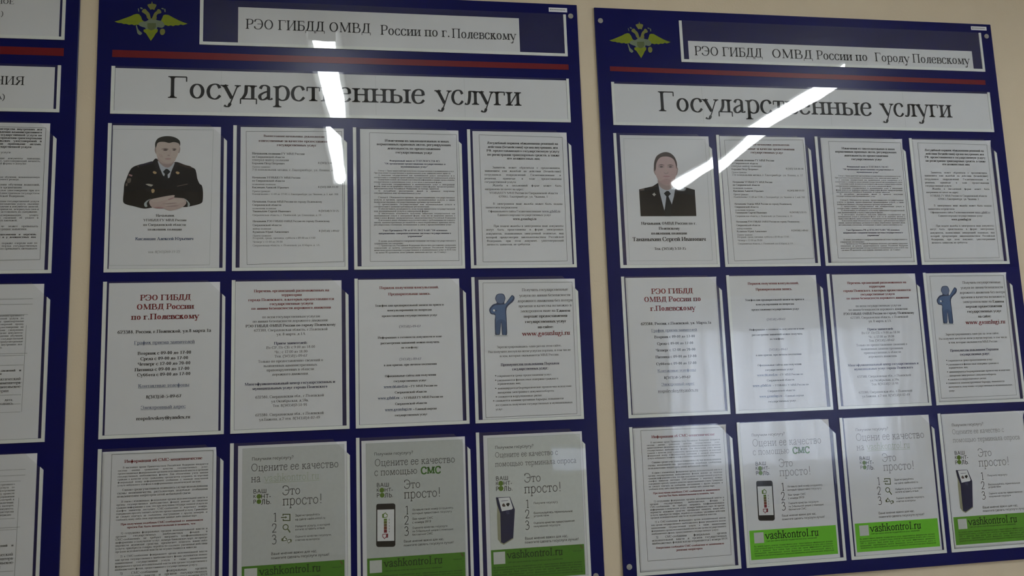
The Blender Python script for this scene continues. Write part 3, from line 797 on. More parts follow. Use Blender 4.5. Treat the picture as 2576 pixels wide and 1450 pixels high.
PIC['officer']="""coat uniform S 88.8,71.7 78.5,79.7 57.6,84.3 42,90.9 35.1,100.9 29.6,116.6 26,128 25.2,145 24.7,164.8 31,171.1 46.7,175.3 65,179.9 80.6,178.1 106.7,171.7 125.1,173 146.3,176.6 163.4,173.7 179.3,168.6 183,161.5 183.2,142.8 180.8,129.9 176,125.6 171.2,114.1 169,101.2 164.9,92.5 147.4,85.5 127.3,78.5 118.2,87.2 105.1,93.1
lapel uniform_light S 88.9,73.2 83.8,81.8 90.8,101.9 102.9,114.6 111.3,138.9 105.6,116.1 97.4,101.8
lapel uniform_light S 127.4,79.2 131.5,87.1 122.5,104.5 116.1,116 113.3,138.9 115.4,113.1 121,94.4
shirt shirt N 90.9,77.5 95.9,93.2 102.1,108.2 110.8,114.6 115.4,113.1 118.5,100.2 125.4,81.4 119.4,78.6 96.8,75.9
tie tie N 107.8,93.8 101.9,100.3 106,105.3 102.9,116.1 112.9,118.2 111.3,106.7 117.1,100.2 111.7,94.5
neck skin_shade S 92.1,68.8 95.6,81.7 107.7,90.9 116.9,88.7 124,78.5 125.8,65.5
ear skin_shade S 85.9,45.8 84.5,53 86.6,60.2 89.9,61.6 89.6,47.2
ear skin_shade S 134,43.7 135.9,49.5 134.3,58.2 132,58.2 131.8,45.2
face skin S 88.1,35.7 87,48.7 88.4,63.1 92.2,73.1 99.6,81 108.9,83.3 118.1,81.5 126.6,72.7 131,62.6 134.1,48 133.9,36.4 122.5,33 101.3,32.6
face_shade skin_warm S 90.7,65.9 92.8,73.8 100.9,80.9 110.2,83.7 119.4,81.5 126.6,72.7 123.4,78.5 110.2,80.8 99.5,75.9
cheek skin_warm S 92.3,61.6 95.4,68.8 102,68.7 99.2,63
brow brow S 97,51.7 104.2,49.2 111.6,50.5 111.6,51.7 104.3,50.8
brow brow S 118.6,50.1 123.5,48.9 128.2,50.3 127.9,51.4 122.9,50.5
eye brow S 101.4,53.1 105.9,51.3 110.7,53 105.9,54.5
eye brow S 120.2,52.6 123.9,51.1 127.1,52.5 123.7,54.1
nose_shade skin_shade S 109.8,64.3 112.7,63.1 115.8,64.2 114.5,65.6 111.5,65.7
nose_shade skin_warm S 114.6,51.2 116.3,57 115.9,63.5 114.5,58.4
mouth lips S 105,71.8 111.6,71.2 117.9,71.4 116,73.1 110,73.5
mouth skin_warm S 107.4,75.1 112.7,76.1 116.7,74.7 112.7,77.2
hair hair S 86,48.7 85.2,38.6 89.3,29.1 98.4,23.9 111.7,22.2 125,24.9 133.8,31.3 135.7,38.6 134.7,43.7 132.6,38.2 122.6,35.1 113.3,37.4 104,35.1 94.7,35.3 89.5,38.8 88,44.3
shoulder_board uniform_blue N 52.4,86.5 79.7,77.6 82.4,81.1 57.7,88.6
shoulder_board uniform_brown N 131.4,81.3 156.8,87.6 163.6,94 154.2,92.6 134.1,85.6
badge gold S 81.8,101.2 85.2,99.3 89.5,101.9 88.2,105 84.3,104.8
badge gold S 127.5,101.2 131,99.5 135.5,102.2 133.1,105.5 129.8,104.7
badge silver N 67.7,127.5 74.2,126.6 83.5,129.1 79.6,132.7 74.3,131.3
badge gold S 79.8,139.8 83,137.6 86.3,140.4 85.1,145.4 81.2,146.2
badge uniform_light S 67.9,137.7 75.7,134.8 79.2,142.6 70.7,143.4
badge badge_dim N 130.9,130.9 152.1,125.8 151.8,127.9 131.2,132.4
patch badge_dim S 31.6,116.6 38.7,115.1 38.3,123.7 32.5,125.1
patch lips N 34.8,105.9 41.8,108 40.6,111.6 34,108.8
patch badge_dim S 28.9,126.6 32.5,125.8 32,131.5 29,131.5
chevron badge_dim N 49.2,90.1 53.1,87.2 54.9,92.2 54,88.6
cuff cuff S 80.2,158.9 71.1,163.2 66.1,170.3 68.8,176.7 72.7,175.3 71.3,168.9 75,163.2
cuff cuff S 143.3,157.3 151.3,161.6 157.4,170.1 155.5,175.8 152.9,175.1 152.7,167.3 147.3,160.9
hands skin_warm S 77.6,161.8 95.8,156.1 122,151 126.7,152.4 125.4,156 132.7,156.6 146,158.7 150.1,167.3 144.9,175.1 133.1,180.8 120,184.4 112.1,183 104.2,179.5 85.8,178.8 77.9,172.4
fingers skin S 80.2,161.1 97.2,156.8 123.4,152 125.4,154.2 114.3,159.5 98.6,164.6 85.6,166
fingers lips S 114.3,159.5 125.4,155.2 123.5,158.1 115.7,161.4
fingers skin S 106.6,168.8 124.8,159.5 143.4,160.2 144.8,165.9 125.1,171.6 112,175.9
fingers skin_shade S 101.4,170.2 122.4,167.4 132.9,168 119.8,170.9
fingers skin_shade S 109.3,175.2 125.1,173 135.7,173.7 122.5,176.6
fingers lips S 84.5,177.6 96.3,176.6 105.5,178.5 101.6,179.9 91.1,179.6"""
PIC['chief']="""coat uniform N 39.3,129.9 72.4,122.4 86.5,113.8 103.8,134.4 130,113.6 144.4,122 175.2,130.4 174.6,193.2 39.2,193.7
lapel uniform_light N 86.4,115.1 82,127.2 97.1,181.6 100.4,187.7 94.5,163.5
lapel uniform_light N 130,114.3 136.8,124.5 115.3,168.3 107.7,190.1 119.6,158.6
shirt shirt N 86.5,113.8 88.8,136.9 97.2,180 107.8,149 116.1,166.4 122.9,146.5 129.9,114.8 114,129.5 99.5,124.7
neck skin_shade S 87.5,105.3 89.7,122.3 106.5,131.5 124.5,122.1 129.3,105 116.2,95.3
tie tie N 105.9,133.2 98.5,139.3 104.3,146.6 97.9,180.4 98.1,193.7 112.4,193.7 116.2,164.7 109.3,146 115.8,140.4 111.3,133.9
ear skin_shade S 79,74.9 77.1,85.9 80.3,94.4 83.5,95.1 83.9,76.1
ear skin_shade S 134.5,75.6 137.2,80.4 134.4,92.7 129.9,95.7 131.2,76.8
face chief_skin S 82.2,63.8 80.8,85.9 84.7,102.9 95.1,115 108.4,120.3 121.2,114.8 128.2,102.6 134,82.9 134.7,60.8 119.2,48.7 96.8,48.9
jaw_shade skin_warm S 85.5,101.7 95.2,113.8 109.3,118.6 122.1,112.9 128.9,100.1 120.4,107.5 109,111.3 96.8,107.7
eye_shade skin_shade S 88.2,75.5 96.6,72 104.6,75.4 96.1,78.9
eye brow S 92.6,75.5 96.5,73.7 100.6,75.4 96.2,77.2
eye_shade skin_shade S 110,75.3 119,71.8 127.5,75.6 118.5,78.9
eye brow S 115,75.5 118.9,73.7 122.8,75.4 118.6,77.2
brow brow S 89.1,72.1 96.7,69.6 104.8,71.9 96.6,71.5
brow brow S 110.8,71.9 119.1,69.8 127.2,72.2 119,71.8
nose_shade skin_shade S 101.7,88.6 107.1,90.5 113.2,88 111.5,91.9 106.9,93 103,92
stubble chief_shade S 83.8,98 88,110.2 97.5,116.5 109.3,118.8 120.5,114.8 127.6,105 129.8,97.7 122.8,108.7 111.9,105.1 107,104 100.7,105.7 90.5,108.9
nose_shade skin_warm S 106.3,75.8 108.9,85.6 107.2,88.6 104.6,83.2
mouth lips S 98.6,98.4 107.4,96.9 117.3,98.3 108,100.3
hair chief_hair S 79.1,85.9 78.9,68.8 85.4,51.5 97.2,42.8 109.8,39.7 122.1,43.2 131.4,53.4 135,68.2 133.7,80.5 131.7,68.2 127.4,57.2 116.6,51.2 101.6,50.9 91.3,56.4 84.4,68.7 82.4,81
badge silver N 70,141.4 73.8,139.4 75.5,137 76.8,139.9 79.8,142.3 76.5,144.2 74.9,146.7 73,144.3
shoulder_board badge_dim N 40,130.4 51.2,127.4 52.1,132.2 42.2,133.5
shoulder_board uniform_brown N 64.9,124.9 82.4,119.9 84.8,122.4 67.2,127.8"""
PIC['figure']="""body_outline figure_dark S 48.6,31.3 39.7,33.5 35.9,42.8 39.1,52.1 30.3,55.4 21.9,65.7 25,76.1 34.2,79.3 33.3,91.3 33,116.6 33.9,122.4 43.2,122.6 46,107.7 47.3,96.2 48,117 49.7,123.5 58.2,123.7 60.1,117.3 60.1,91.9 61,64.1 76.1,49.3 79.2,40 74.2,35.2 69.4,39.8 58.4,53.6 56.1,51.2 58.8,42 55.6,33.3
body_fill figure_blue S 47.3,56 33.8,57.8 25.3,66.9 27.4,74.6 35,76.3 35.4,91.4 35.3,116.7 42.1,120.3 45.2,103.1 47.5,91.6 49.4,103.2 50.7,120.5 56.7,120.7 58.2,91.9 58,62.9 71.4,48.5 76.4,41.1 73,38 59.5,53.6
head figure_head S 48.6,32.7 41,34.9 37.7,42.8 40.5,50.3 47.9,53.4 54.5,50.5 57.1,43.1 55,35.2
arm_line figure_dark S 31.6,67 38.5,68.8 40.2,74.1 36.6,76.4 39.8,73 37.5,70.2 32.2,69.4 33.3,71
arm_gap paper_white S 30.2,67.2 33.5,66.4 34.8,69.6 31.9,71
legs figure_deep S 36,96 35.5,116.7 42.1,119.6 45,103.1 47.5,92.8 49.4,103.2 50.7,119.8 56.7,120 58,96.5 51.3,89.4 43.2,89.2
foot_shadow grey_light S 32.3,123.1 45.5,122.9 59.9,124.2 60.5,126 45.4,125.7 32.7,125.4"""
PIC['telephone']="""telephone_body phone_black N 32.5,130.5 64.2,131.3 67.2,132.7 68.4,135.6 67.1,215.7 65.2,218.4 61.9,219.3 31.3,217.6 28.7,215.6 27.7,212.8 29,134.3 30.1,131.4
telephone_screen paper_white N 31.1,142.5 66,143.5 65,207.2 30.3,206
thumb_up green N 41,151.7 43.8,151.3 47.9,148.5 49.9,151.6 52.4,153.2 51.5,159.1 44.3,159.9 40.9,159.3
thumb_up paper_white N 44.4,153.1 47.9,150.5 48.7,152.9 51.1,154.3 50.2,157.9 44.5,158.3
scale_step green N 44.3,161.5 50.6,161.5 50.5,165.9 44.2,165.9
scale_step olive N 44.2,166.3 50.5,166.3 50.4,171.5 44.1,171.5
scale_step brown N 44.1,171.9 50.4,171.9 50.4,176.7 44.1,176.7
scale_step rust N 44.1,177.1 50.4,177.1 50.3,183.1 44,183.1
scale_step red_dark N 44,183.5 50.3,183.5 50.2,189.9 43.9,189.9
thumb_down red_dark N 40.8,192.1 52.6,192 52.1,200 47.2,200.1 44.7,203.1 43.1,200.2 40.7,198.1
thumb_down paper_white N 42.2,193.4 48.5,193.4 48,198.5 45.6,199.2 44.7,201.5 43.7,198.7 42.1,197.4
scale_marks grey_mid N 54.7,162.1 55.9,162.2 55.8,165.8 54.6,165.7
scale_marks grey_mid N 54.6,168.5 55.8,168.6 55.7,171.8 54.5,171.8
scale_marks grey_mid N 54.5,175 55.7,175 55.6,178.2 54.4,178.2
scale_marks grey_mid N 54.4,181 55.6,181 55.5,184.2 54.3,184.2
scale_marks grey_mid N 54.3,186.5 55.5,186.6 55.5,189.4 54.2,189.3"""
PIC['terminal']="""terminal_side kiosk_side N 22.9,131.9 25.4,135.2 33.7,167.4 31.7,227.2 24.4,218.3 24.3,169 25.5,152.1
terminal_front kiosk_navy N 23.3,131.3 26.2,130.6 32.9,160 58.2,160.4 61.6,156.3 63,160.7 57.6,219.4 37.1,228.1 31.1,224 32.2,167.3 25.7,146.9
terminal_head kiosk_navy N 23.3,131.3 53.7,131.7 63.3,158.6 57.2,218.3 35,227.4 31.1,224.4 31.6,165.2
terminal_screen paper_white N 28.3,132.8 52.6,132.5 59.4,155.8 56.7,158.2 43.5,159.5 35.1,160.7
terminal_screen_mark kiosk_navy N 34.7,138.9 49.5,138.7 49.4,139.5 34.7,139.8
terminal_screen_mark brow S 36.2,147.5 39.6,144.5 42.5,147.8 43.1,151 37.6,151.1
terminal_screen_mark phone_black S 44.8,145.8 49.9,144 52.7,146.3 50.9,149.4 49,151.4 46.4,149.5
terminal_slot kiosk_slot N 43.4,161.2 50.5,159.9 52,167.4 45.4,167.7
terminal_base kiosk_side N 24.4,217.7 31.1,224.4 37.1,227.7 57.7,216.9 58,219 37,230.2 30.2,226.4"""
PIC['icons']="""login_icon olive_dark N 88.3,140.4 104,141.3 104,155.7 88.7,154.8 88.7,150.8 90.7,151 90.7,152.9 102,153.6 102,143.2 90.3,142.5 90.3,144.6 88.3,144.5
login_icon olive_dark N 85.6,146.7 94.2,146.8 93.4,145.2 97.7,147.8 93.8,150.4 94.2,148.8 85.6,148.7
search_icon olive_dark R 94.4 167.3 5.9 1.8
search_icon olive_dark N 97.7,171.8 99.7,170.8 104.4,177.7 102.4,179.2
rating_icon olive_dark N 86.4,189.5 89.3,188.6 92.7,184.8 94.2,185.3 93.8,188.4 97,189.4 96.6,194.1 90.3,194.9 86.4,194.2
rating_icon paper_white N 90.3,190.2 93.1,187.2 93.5,190 95.4,190.9 95,192.8 90.3,193.3
rating_icon olive_dark N 97.8,192.6 104,191.4 106.8,193.2 106,197.8 102.1,198 100.5,200.6 98.9,197.8 97.8,196.9
rating_icon paper_white N 98.9,193.9 103.2,193 104,196.9 100.9,196.7 100.1,198.6 98.9,196.6"""
PIC['dots_site']="""logo_dots green O 41.6 103.2 4.7
logo_dots green O 41.7 113.5 4.7"""
PIC['dots_sms']="""logo_dots green O 41 103.1 5
logo_dots green O 41.5 113.3 4.9"""
PIC['dots_kiosk']="""logo_dots green O 34.9 102.4 5.3
logo_dots green O 34.9 113 5.3"""
EAGLE="""left_wing wing N -74.7,2.8 -66.8,0.2 -54.3,-5.5 -43,-10.5 -36.5,-14.5 -29.8,-16.7 -25.1,-15.8 -20.9,-9.9 -18.8,-3.2 -14.6,0.3 -22.6,4.4 -26.5,8.3 -30.6,8.1 -34.5,9.8 -39.2,7.7 -45.2,9.1 -50.6,7.1 -55.9,7.6 -60.6,5.6 -65.9,5.8 -70.6,4.5
right_wing wing N 19,-1.8 21.6,-7.9 24.1,-15.6 28.1,-17.3 34.9,-16.8 41.1,-13.3 48.7,-9.1 56.9,-4.9 65.1,-1.4 74.7,1.6 65.2,5.4 60.4,3.7 55.7,6.5 49.6,6 44.9,8.5 40.1,6.8 34.7,8.5 30,6.8 25.9,7
body eagle_pale S -4,-5.4 -10.6,-0.6 -17.3,0.4 -24.6,3.8 -25.2,9 -18.4,12.5 -12.3,14.5 -10.2,18.9 0.6,23 11.3,18.8 12.5,12 22,13.2 27.3,6.9 21.7,-1.9 12.2,-3.8 3.3,-7.9
left_neck eagle_neck S -4,-3.9 -8.8,-8.2 -11,-14.9 -16.4,-19.2 -19.9,-22 -17.3,-27.4 -12.6,-28.4 -9.1,-24 -4.3,-18.9 -1.8,-10 -0.7,-5.5
right_neck eagle_neck S 0.7,-5.6 3.2,-13.2 5.8,-20.1 10.4,-24.8 13,-29.1 17.1,-28.1 20.2,-23 18.6,-19.9 13.2,-18.2 10.3,-13.5 10.8,-7.5 6.8,-4.3
left_beak eagle_pale S -28.1,-28.4 -26.1,-28.5 -25.2,-21.8 -26.6,-22.5
left_beak eagle_pale S -23.4,-31.7 -19.4,-31.1 -18,-28.1 -22,-28
right_beak eagle_pale S 19.7,-31.3 23.1,-32.2 25.9,-29.3 22.5,-29.1
right_beak eagle_pale S 25.9,-29.3 28.2,-30.1 28.7,-23.4 26.7,-23.3
crown eagle_neck N -9.1,-38 -5.5,-40 -0.8,-41 -0.2,-45.6 1.2,-45.6 1.9,-41.1 6.3,-40.5 10.1,-38.8 8.5,-33.5 6.6,-30 6,-26.9 1.5,-28.4 -2.8,-26.9 -3.9,-29.5 -6.6,-32.8
tail wing N -14.9,18.4 -6.9,17.3 0.6,20 7.9,16.7 14,17.2 13.4,22.5 9.5,27.2 6.2,34 0.1,44 -5.8,34.5 -10,27.2 -15.5,22.9
shield eagle_shield N -7.9,3.8 9.6,3.1 9.8,12.1 5.9,17.5 0.6,20 -4.9,18 -7.7,12.8
left_claw eagle_pale S -31.2,10 -29.2,9.9 -25.6,19.5 -18.1,26.7 -20,30.2 -22.6,31.4 -27.4,27.8 -28.9,21.2
right_claw eagle_neck S 19.4,17 24.7,15.3 28.2,18.9 28.3,24.9 24.3,29.6 19.6,28.3 18.1,22.3"""
LEFT=dict(B00=(9,-4),B01=(15,-3),B02=(15.5,-3),B03=(12.5,-3.5),B10=(11,-3),B11=(7.5,-3),B12=(8,-2.5),B13=(15.8,-6),B20=(8,-6),B21=(15.5,-6),B22=(11,-7),B23=(15.8,-7),
C00=(15.8,-4),C01=(9,-2.5),C02=(15.5,-2.5),C03=(8,-2.5),C10=(10,-3),C11=(7.5,-2),C12=(14,-1.5),C13=(8,-1.5),C20=(8.5,-3),C21=(8,-1.5),C22=(11.5,-1.5),C23=(9.5,-2))

# ------------------------------------------------------------------ the room
X0, X1, YB, ZC = -2.0, 4.4, -2.85, 2.66
def slab(name, *b, m=WALL):
    mb = MB(); mb.box(*b); o = mb.build(name, m); tag(o, kind='structure'); return o
slab('floor', X0-.1, X1+.1, YB-.2, .1, -.1, 0, m=FLOOR)
slab('ceiling', X0-.1, X1+.1, YB-.2, .1, ZC, ZC+.1, m=CEIL)
slab('wall_front', X0-.1, X1+.1, .0015, .12, 0, ZC)
slab('wall_left', X0-.1, X0, YB, 0, 0, ZC)
slab('wall_right', X1, X1+.1, YB, 0, 0, ZC)
WX0, WX1, WZ0, WZ1 = 2.22, 3.72, 0.95, 1.86
HX0, HX1, HZ0, HZ1 = 1.55, 1.98, 0.99, 1.17          # added hatch window, unseen: put in to reflect as a bright patch in one pocket
mb = MB()
mb.box(X0-.1, HX0, YB-.2, YB, 0, ZC); mb.box(HX1, WX0, YB-.2, YB, 0, ZC)
mb.box(HX0, HX1, YB-.2, YB, 0, HZ0); mb.box(HX0, HX1, YB-.2, YB, HZ1, ZC); mb.box(WX1, X1+.1, YB-.2, YB, 0, ZC)
mb.box(WX0, WX1, YB-.2, YB, 0, WZ0); mb.box(WX0, WX1, YB-.2, YB, WZ1, ZC)
tag(mb.build('wall_back', WALL), kind='structure')
for nm, b in (('baseboard_front', (X0, X1, -.015, 0, 0, .08)), ('baseboard_back', (X0, X1, YB, YB+.015, 0, .08))):
    slab(nm, *b, m=BASEB)
mb = MB()
fy0, fy1 = YB-.12, YB-.06
for b in ((WX0, WX0+.05, fy0, fy1, WZ0, WZ1), (WX1-.05, WX1, fy0, fy1, WZ0, WZ1), (WX0+.05, WX1-.05, fy0, fy1, WZ0, WZ0+.05), (WX0+.05, WX1-.05, fy0, fy1, WZ1-.05, WZ1), ((WX0+WX1)/2-.03, (WX0+WX1)/2+.03, fy0, fy1, WZ0+.05, WZ1-.05)):
    mb.box(*b)
win = mb.build('window_1', FRAME); tag(win, kind='structure')
mb = MB(); mb.box(WX0+.05, WX1-.05, fy0+.027, fy0+.033, WZ0+.05, WZ1-.05)
mb.build('window_pane', GLASS, win)
mb = MB(); mb.box(WX0-.03, WX1+.03, YB-.06, YB+.10, WZ0-.03, WZ0)
mb.build('window_sill', FRAME, win)

mb = MB()
for b in ((HX0, HX0+.02, fy0, fy1, HZ0, HZ1), (HX1-.02, HX1, fy0, fy1, HZ0, HZ1), (HX0+.02, HX1-.02, fy0, fy1, HZ0, HZ0+.02), (HX0+.02, HX1-.02, fy0, fy1, HZ1-.02, HZ1)): mb.box(*b)
hat = mb.build('added_hatch_window', FRAME); tag(hat, kind='structure')
fg = bpy.data.materials.new('added_frosted_glass'); fg.use_nodes = True
nt = fg.node_tree; nt.nodes.remove(nt.nodes['Principled BSDF']); t1 = nt.nodes.new('ShaderNodeBsdfTranslucent'); t1.inputs[0].default_value = (.5, .5, .53, 1)
nt.links.new(t1.outputs[0], nt.nodes['Material Output'].inputs[0])
mb = MB(); mb.flat([(HX0+.02, HZ0+.02), (HX1-.02, HZ0+.02), (HX1-.02, HZ1-.02), (HX0+.02, HZ1-.02)], YB-.085)
o = mb.build('added_frosted_pane', fg, hat); so = o.modifiers.new('thickness', 'SOLIDIFY'); so.thickness = .004; o.data.materials[0] = fg
# sheer curtain in front of the window
cm = bpy.data.materials.new('sheer_curtain'); cm.use_nodes = True
nt = cm.node_tree
for n in list(nt.nodes): nt.nodes.remove(n)
out = nt.nodes.new('ShaderNodeOutputMaterial'); mx = nt.nodes.new('ShaderNodeMixShader'); mx2 = nt.nodes.new('ShaderNodeMixShader')
tl = nt.nodes.new('ShaderNodeBsdfTranslucent'); tl.inputs[0].default_value = (.9, .9, .92, 1)
df = nt.nodes.new('ShaderNodeBsdfDiffuse'); df.inputs[0].default_value = (.85, .85, .88, 1)
tp = nt.nodes.new('ShaderNodeBsdfTransparent')
tcn = nt.nodes.new('ShaderNodeTexCoord'); wv = nt.nodes.new('ShaderNodeTexWave'); wv.inputs['Scale'].default_value = 2.2; wv.inputs['Distortion'].default_value = 1.5
mr = nt.nodes.new('ShaderNodeMapRange'); mr.inputs['To Min'].default_value = .30; mr.inputs['To Max'].default_value = .48
nt.links.new(tcn.outputs['Object'], wv.inputs['Vector']); nt.links.new(wv.outputs['Fac'], mr.inputs['Value'])
mx2.inputs[0].default_value = .65
nt.links.new(df.outputs[0], mx2.inputs[1]); nt.links.new(tl.outputs[0], mx2.inputs[2])
nt.links.new(mr.outputs[0], mx.inputs[0]); nt.links.new(mx2.outputs[0], mx.inputs[1]); nt.links.new(tp.outputs[0], mx.inputs[2]); nt.links.new(mx.outputs[0], out.inputs[0])
V = []; F = []; n = 200
for i in range(n+1):
    x = WX0-.12+(WX1-WX0+.24)*i/n; y = YB+.16+.022*math.sin(i*.42)+.01*math.sin(i*1.13+1)
    V += [(x, y, WZ0-.16), (x, y, WZ1+.12)]
for i in range(n): F.append((2*i, 2*i+2, 2*i+3, 2*i+1))
cur = bpy.data.objects.new('curtain', None); COL.objects.link(cur); cur.location = ((WX0+WX1)/2, YB+.16, WZ0-.16)
tag(cur, 'sheer white curtain hanging in folds over the window', 'curtain')
fab = link('curtain_fabric', mesh('curtain_fabric', [(a-cur.location.x, b-cur.location.y, c-cur.location.z) for a, b, c in V], F, [cm], None, True), cur)
sm = fab.modifiers.new('thickness', 'SOLIDIFY'); sm.thickness = .0006
mb = MB()
rod = [(math.cos(a*math.pi/6)*.012, math.sin(a*math.pi/6)*.012) for a in range(12)]
xa, xb = -(WX1-WX0)/2-.2, (WX1-WX0)/2+.2
v = [(xa, y, z+WZ1-WZ0+.285) for y, z in rod]+[(xb, y, z+WZ1-WZ0+.285) for y, z in rod]
mb.add(v, [(i, (i+1) % 12, (i+1) % 12+12, i+12) for i in range(12)]+[tuple(range(11, -1, -1)), tuple(range(12, 24))])
for s in (xa+.06, xb-.06): mb.box(s-.01, s+.01, -.16, 0, WZ1-WZ0+.277, WZ1-WZ0+.292)
mb.build('curtain_rod', FRAME, cur)

# two ceiling lamps running away from the boards
lm = bpy.data.materials.new('lamp_diffuser'); lm.use_nodes = True
b = lm.node_tree.nodes['Principled BSDF']; b.inputs['Base Color'].default_value = (.9, .9, .9, 1)
b.inputs['Emission Color'].default_value = (.93, .985, 1.03, 1); b.inputs['Emission Strength'].default_value = LAMP_POWER
def lamp(x, y0, y1, label):
    root = bpy.data.objects.new('ceiling_lamp', None); COL.objects.link(root); root.location = (x, (y0+y1)/2, ZC)
    tag(root, label, 'lamp', 'ceiling lamps')
    h = (y1-y0)/2
    mb = MB(); mb.box(-.055, .055, -h-.01, h+.01, -.035, 0); mb.build('lamp_housing', LAMPHOUSE, root, bevel=.004)
    pts = [(math.cos(a)*.035, -.0345-math.sin(a)*.032) for a in [math.pi*i/10 for i in range(11)]]
    V = [(p, -h, q) for p, q in pts]+[(p, h, q) for p, q in pts]
    F = [(i, i+1, i+12, i+11) for i in range(10)]+[tuple(range(10, -1, -1)), tuple(range(11, 22)), (0, 11, 21, 10)]
    link('lamp_diffuser', mesh('lamp_diffuser', V, F, [lm]), root)
    for s in (-1, 1):
        mb = MB(); mb.box(-.042, .042, s*(h+.006)-.006, s*(h+.006)+.006, -.07, -.034); mb.build('lamp_end_cap', LAMPHOUSE, root)
lamp(.39, -2.42, -.70, 'long white ceiling lamp mirrored in the title of the middle board')
lamp(2.27, -2.50, -.81, 'long white ceiling lamp mirrored in the title of the right board')

# ------------------------------------------------------------------ boards with clear pockets
BF = -.005        # front of the blue panels
SF = -.0068       # front of the white strips
PW, PH = .24, .3185
def frame_strips(w, h, cut=0.0, top=0.0, sw=.007, rw=.0062):
    """white strips behind the clear front: left, bottom, right (the right one shorter with a slanted top)"""
    mb = MB(); yb, yf = BF, SF
    mb.prism([(0, 0), (0, -h), (w, -h), (w, -cut), (w-rw, -max(cut-rw, 0)-top), (w-rw, -h+sw), (sw, -h+sw), (sw, 0)], yb, yf)
    return mb
def cover_mesh(w, h, cut, bulge, tilt, seed):
    V = []; rows = [0]; nx = 14
    if cut: rows += [cut*.25, cut*.5, cut*.75, cut]
    k = 12
    rows += [cut+(h-cut)*(i+1)/k for i in range(k)]
    nr = len(rows)
    for side in (0, 1):
        for v in rows:
            xr = w-max(0, cut-v)
            for i in range(nx+1):
                x = xr*i/nx
                d = bulge*math.sin(math.pi*x/w)*(1-(v/h)**2)*(.75+.25*math.sin(seed+5*x/w))+tilt*(1-v/h)
                V.append((x, SF-.0002-d-(0 if side else .0006), -v))
    o = nr*(nx+1); F = []
    for r in range(nr-1):
        for i in range(nx):
            a = r*(nx+1)+i; q = (a, a+nx+1, a+nx+2, a+1)
            F.append(q); F.append(tuple(j+o for j in q[::-1]))
    ring = [r*(nx+1) for r in range(nr)]+[(nr-1)*(nx+1)+i for i in range(1, nx+1)]+[r*(nx+1)+nx for r in range(nr-2, -1, -1)]+[i for i in range(nx-1, 0, -1)]
    ns = len(F); m = len(V); V += [V[i] for i in ring]+[V[i+o] for i in ring]; nr = len(ring)   # rim with vertices of its own
    for i in range(nr): j = (i+1) % nr; F.append((m+i, m+nr+i, m+nr+j, m+j))
    me = mesh('clear_cover', V, F, [COVER])
    me.polygons.foreach_set('use_smooth', [i < ns for i in range(len(F))])
    return me
def pocket(board, x, z, w, h, cut, bulge=.0012, tilt=.0006, seed=0.0, name='document_pocket'):
    p = frame_strips(w, h, cut).build(name, STRIP, board, (x, 0, z))
    link('clear_cover', cover_mesh(w, h, cut, bulge, tilt, seed), p)
    return p

def emblem(board, x, z, s=1.0):
    mb = None; parts = {}
    for i, ln in enumerate(EAGLE.split('\n')):
        nm, col, sm, pts = ln.split(' ', 3)
        p = [tuple(float(a)*s/1000 for a in q.split(',')) for q in pts.split()]
        p = [(a, -b) for a, b in p]
        if sm == 'S': p = smooth_closed(p, 3)
        parts.setdefault(nm, []).append((i, col, p))
    root = None
    order = ['body']+[k for k in parts if k != 'body']
    for nm in order:
        mb = MB(); cols = []
        for i, col, p in parts[nm]:
            if col not in cols: cols.append(col)
            mb.flat(p, BF-.0003-.00004*i, cols.index(col))
        if root is None: root = mb.build('eagle_emblem', [pmat(c) for c in cols], board, (x, 0, z))
        else:
            mb.build('eagle_'+nm, [pmat(c) for c in cols], root)
    # feather lines on the wings and tail
    def lines_done(ik):
        o = ik.build('feather_lines', root, BF-.0009); o.scale = (s, 1, s)
    for sgn in (-1, 1):
        ik = Ink()
        for i in range(7):
            a = sgn*(28+i*5.2); ik.line(a, -1-i*.2+abs(a)*.02, a+sgn*6.5, 3.0+.4*i-abs(i-3)*.2, .35, 'eagle_shield')
        lines_done(ik)
    ik = Ink()
    for i in range(-2, 3): ik.line(i*3.2, 24, i*1.2, 37-abs(i)*4, .35, 'eagle_shield')
    lines_done(ik)
    return root

def screw(board, x, z):
    mb = MB(); mb.cyl(x, z, .0062, BF, BF-.0016, 20, 0, .0009)
    s = mb.build('screw', METAL, board)

def board(dx, dz, x0, x1, ztop, zbot, label, hdr, title, stripe, cols, tilts={}):
    root = bpy.data.objects.new('information_board', None); COL.objects.link(root)
    bx = (x0+x1)/2
    root.location = (bx, 0, zbot)
    tag(root, label, 'notice board', 'blue information boards')
    mb = MB(); mb.box(x0, x1, BF, 0, zbot, ztop)
    pan = mb.build('panel', BOARD, root, (-bx, 0, -zbot), bevel=.0008)
    mb = MB(); xa, xb, za, zb, zc, zd = stripe
    mb.prism([(xa, za), (xa, zb), (xb, zd), (xb, zc)], BF, BF-.0003)
    mb.build('red_stripe', RED, root, (-bx, 0, -zbot))
    hx0, hx1, hz1, hz0 = hdr
    pocket(root, hx0-bx, hz1-zbot, hx1-hx0, hz1-hz0, 0, .0005, .0003, 1.0, 'header_pocket')
    tx0, tx1, tz1, tz0 = title
    pocket(root, tx0-bx, tz1-zbot, tx1-tx0, tz1-tz0, 0, tilts.get('tb', .0010), tilts.get('t', .0004), 2.0, 'title_pocket')
    for r in range(3):
        for c in cols:
            bu, ti = tilts.get((r, c), (.0010, .0006))
            pocket(root, dx+.2529*c-bx, 2.0895+dz-.338*r-zbot, PW, PH, .035, bu, ti, r*3.1+c*1.7)
    return root, bx, zbot

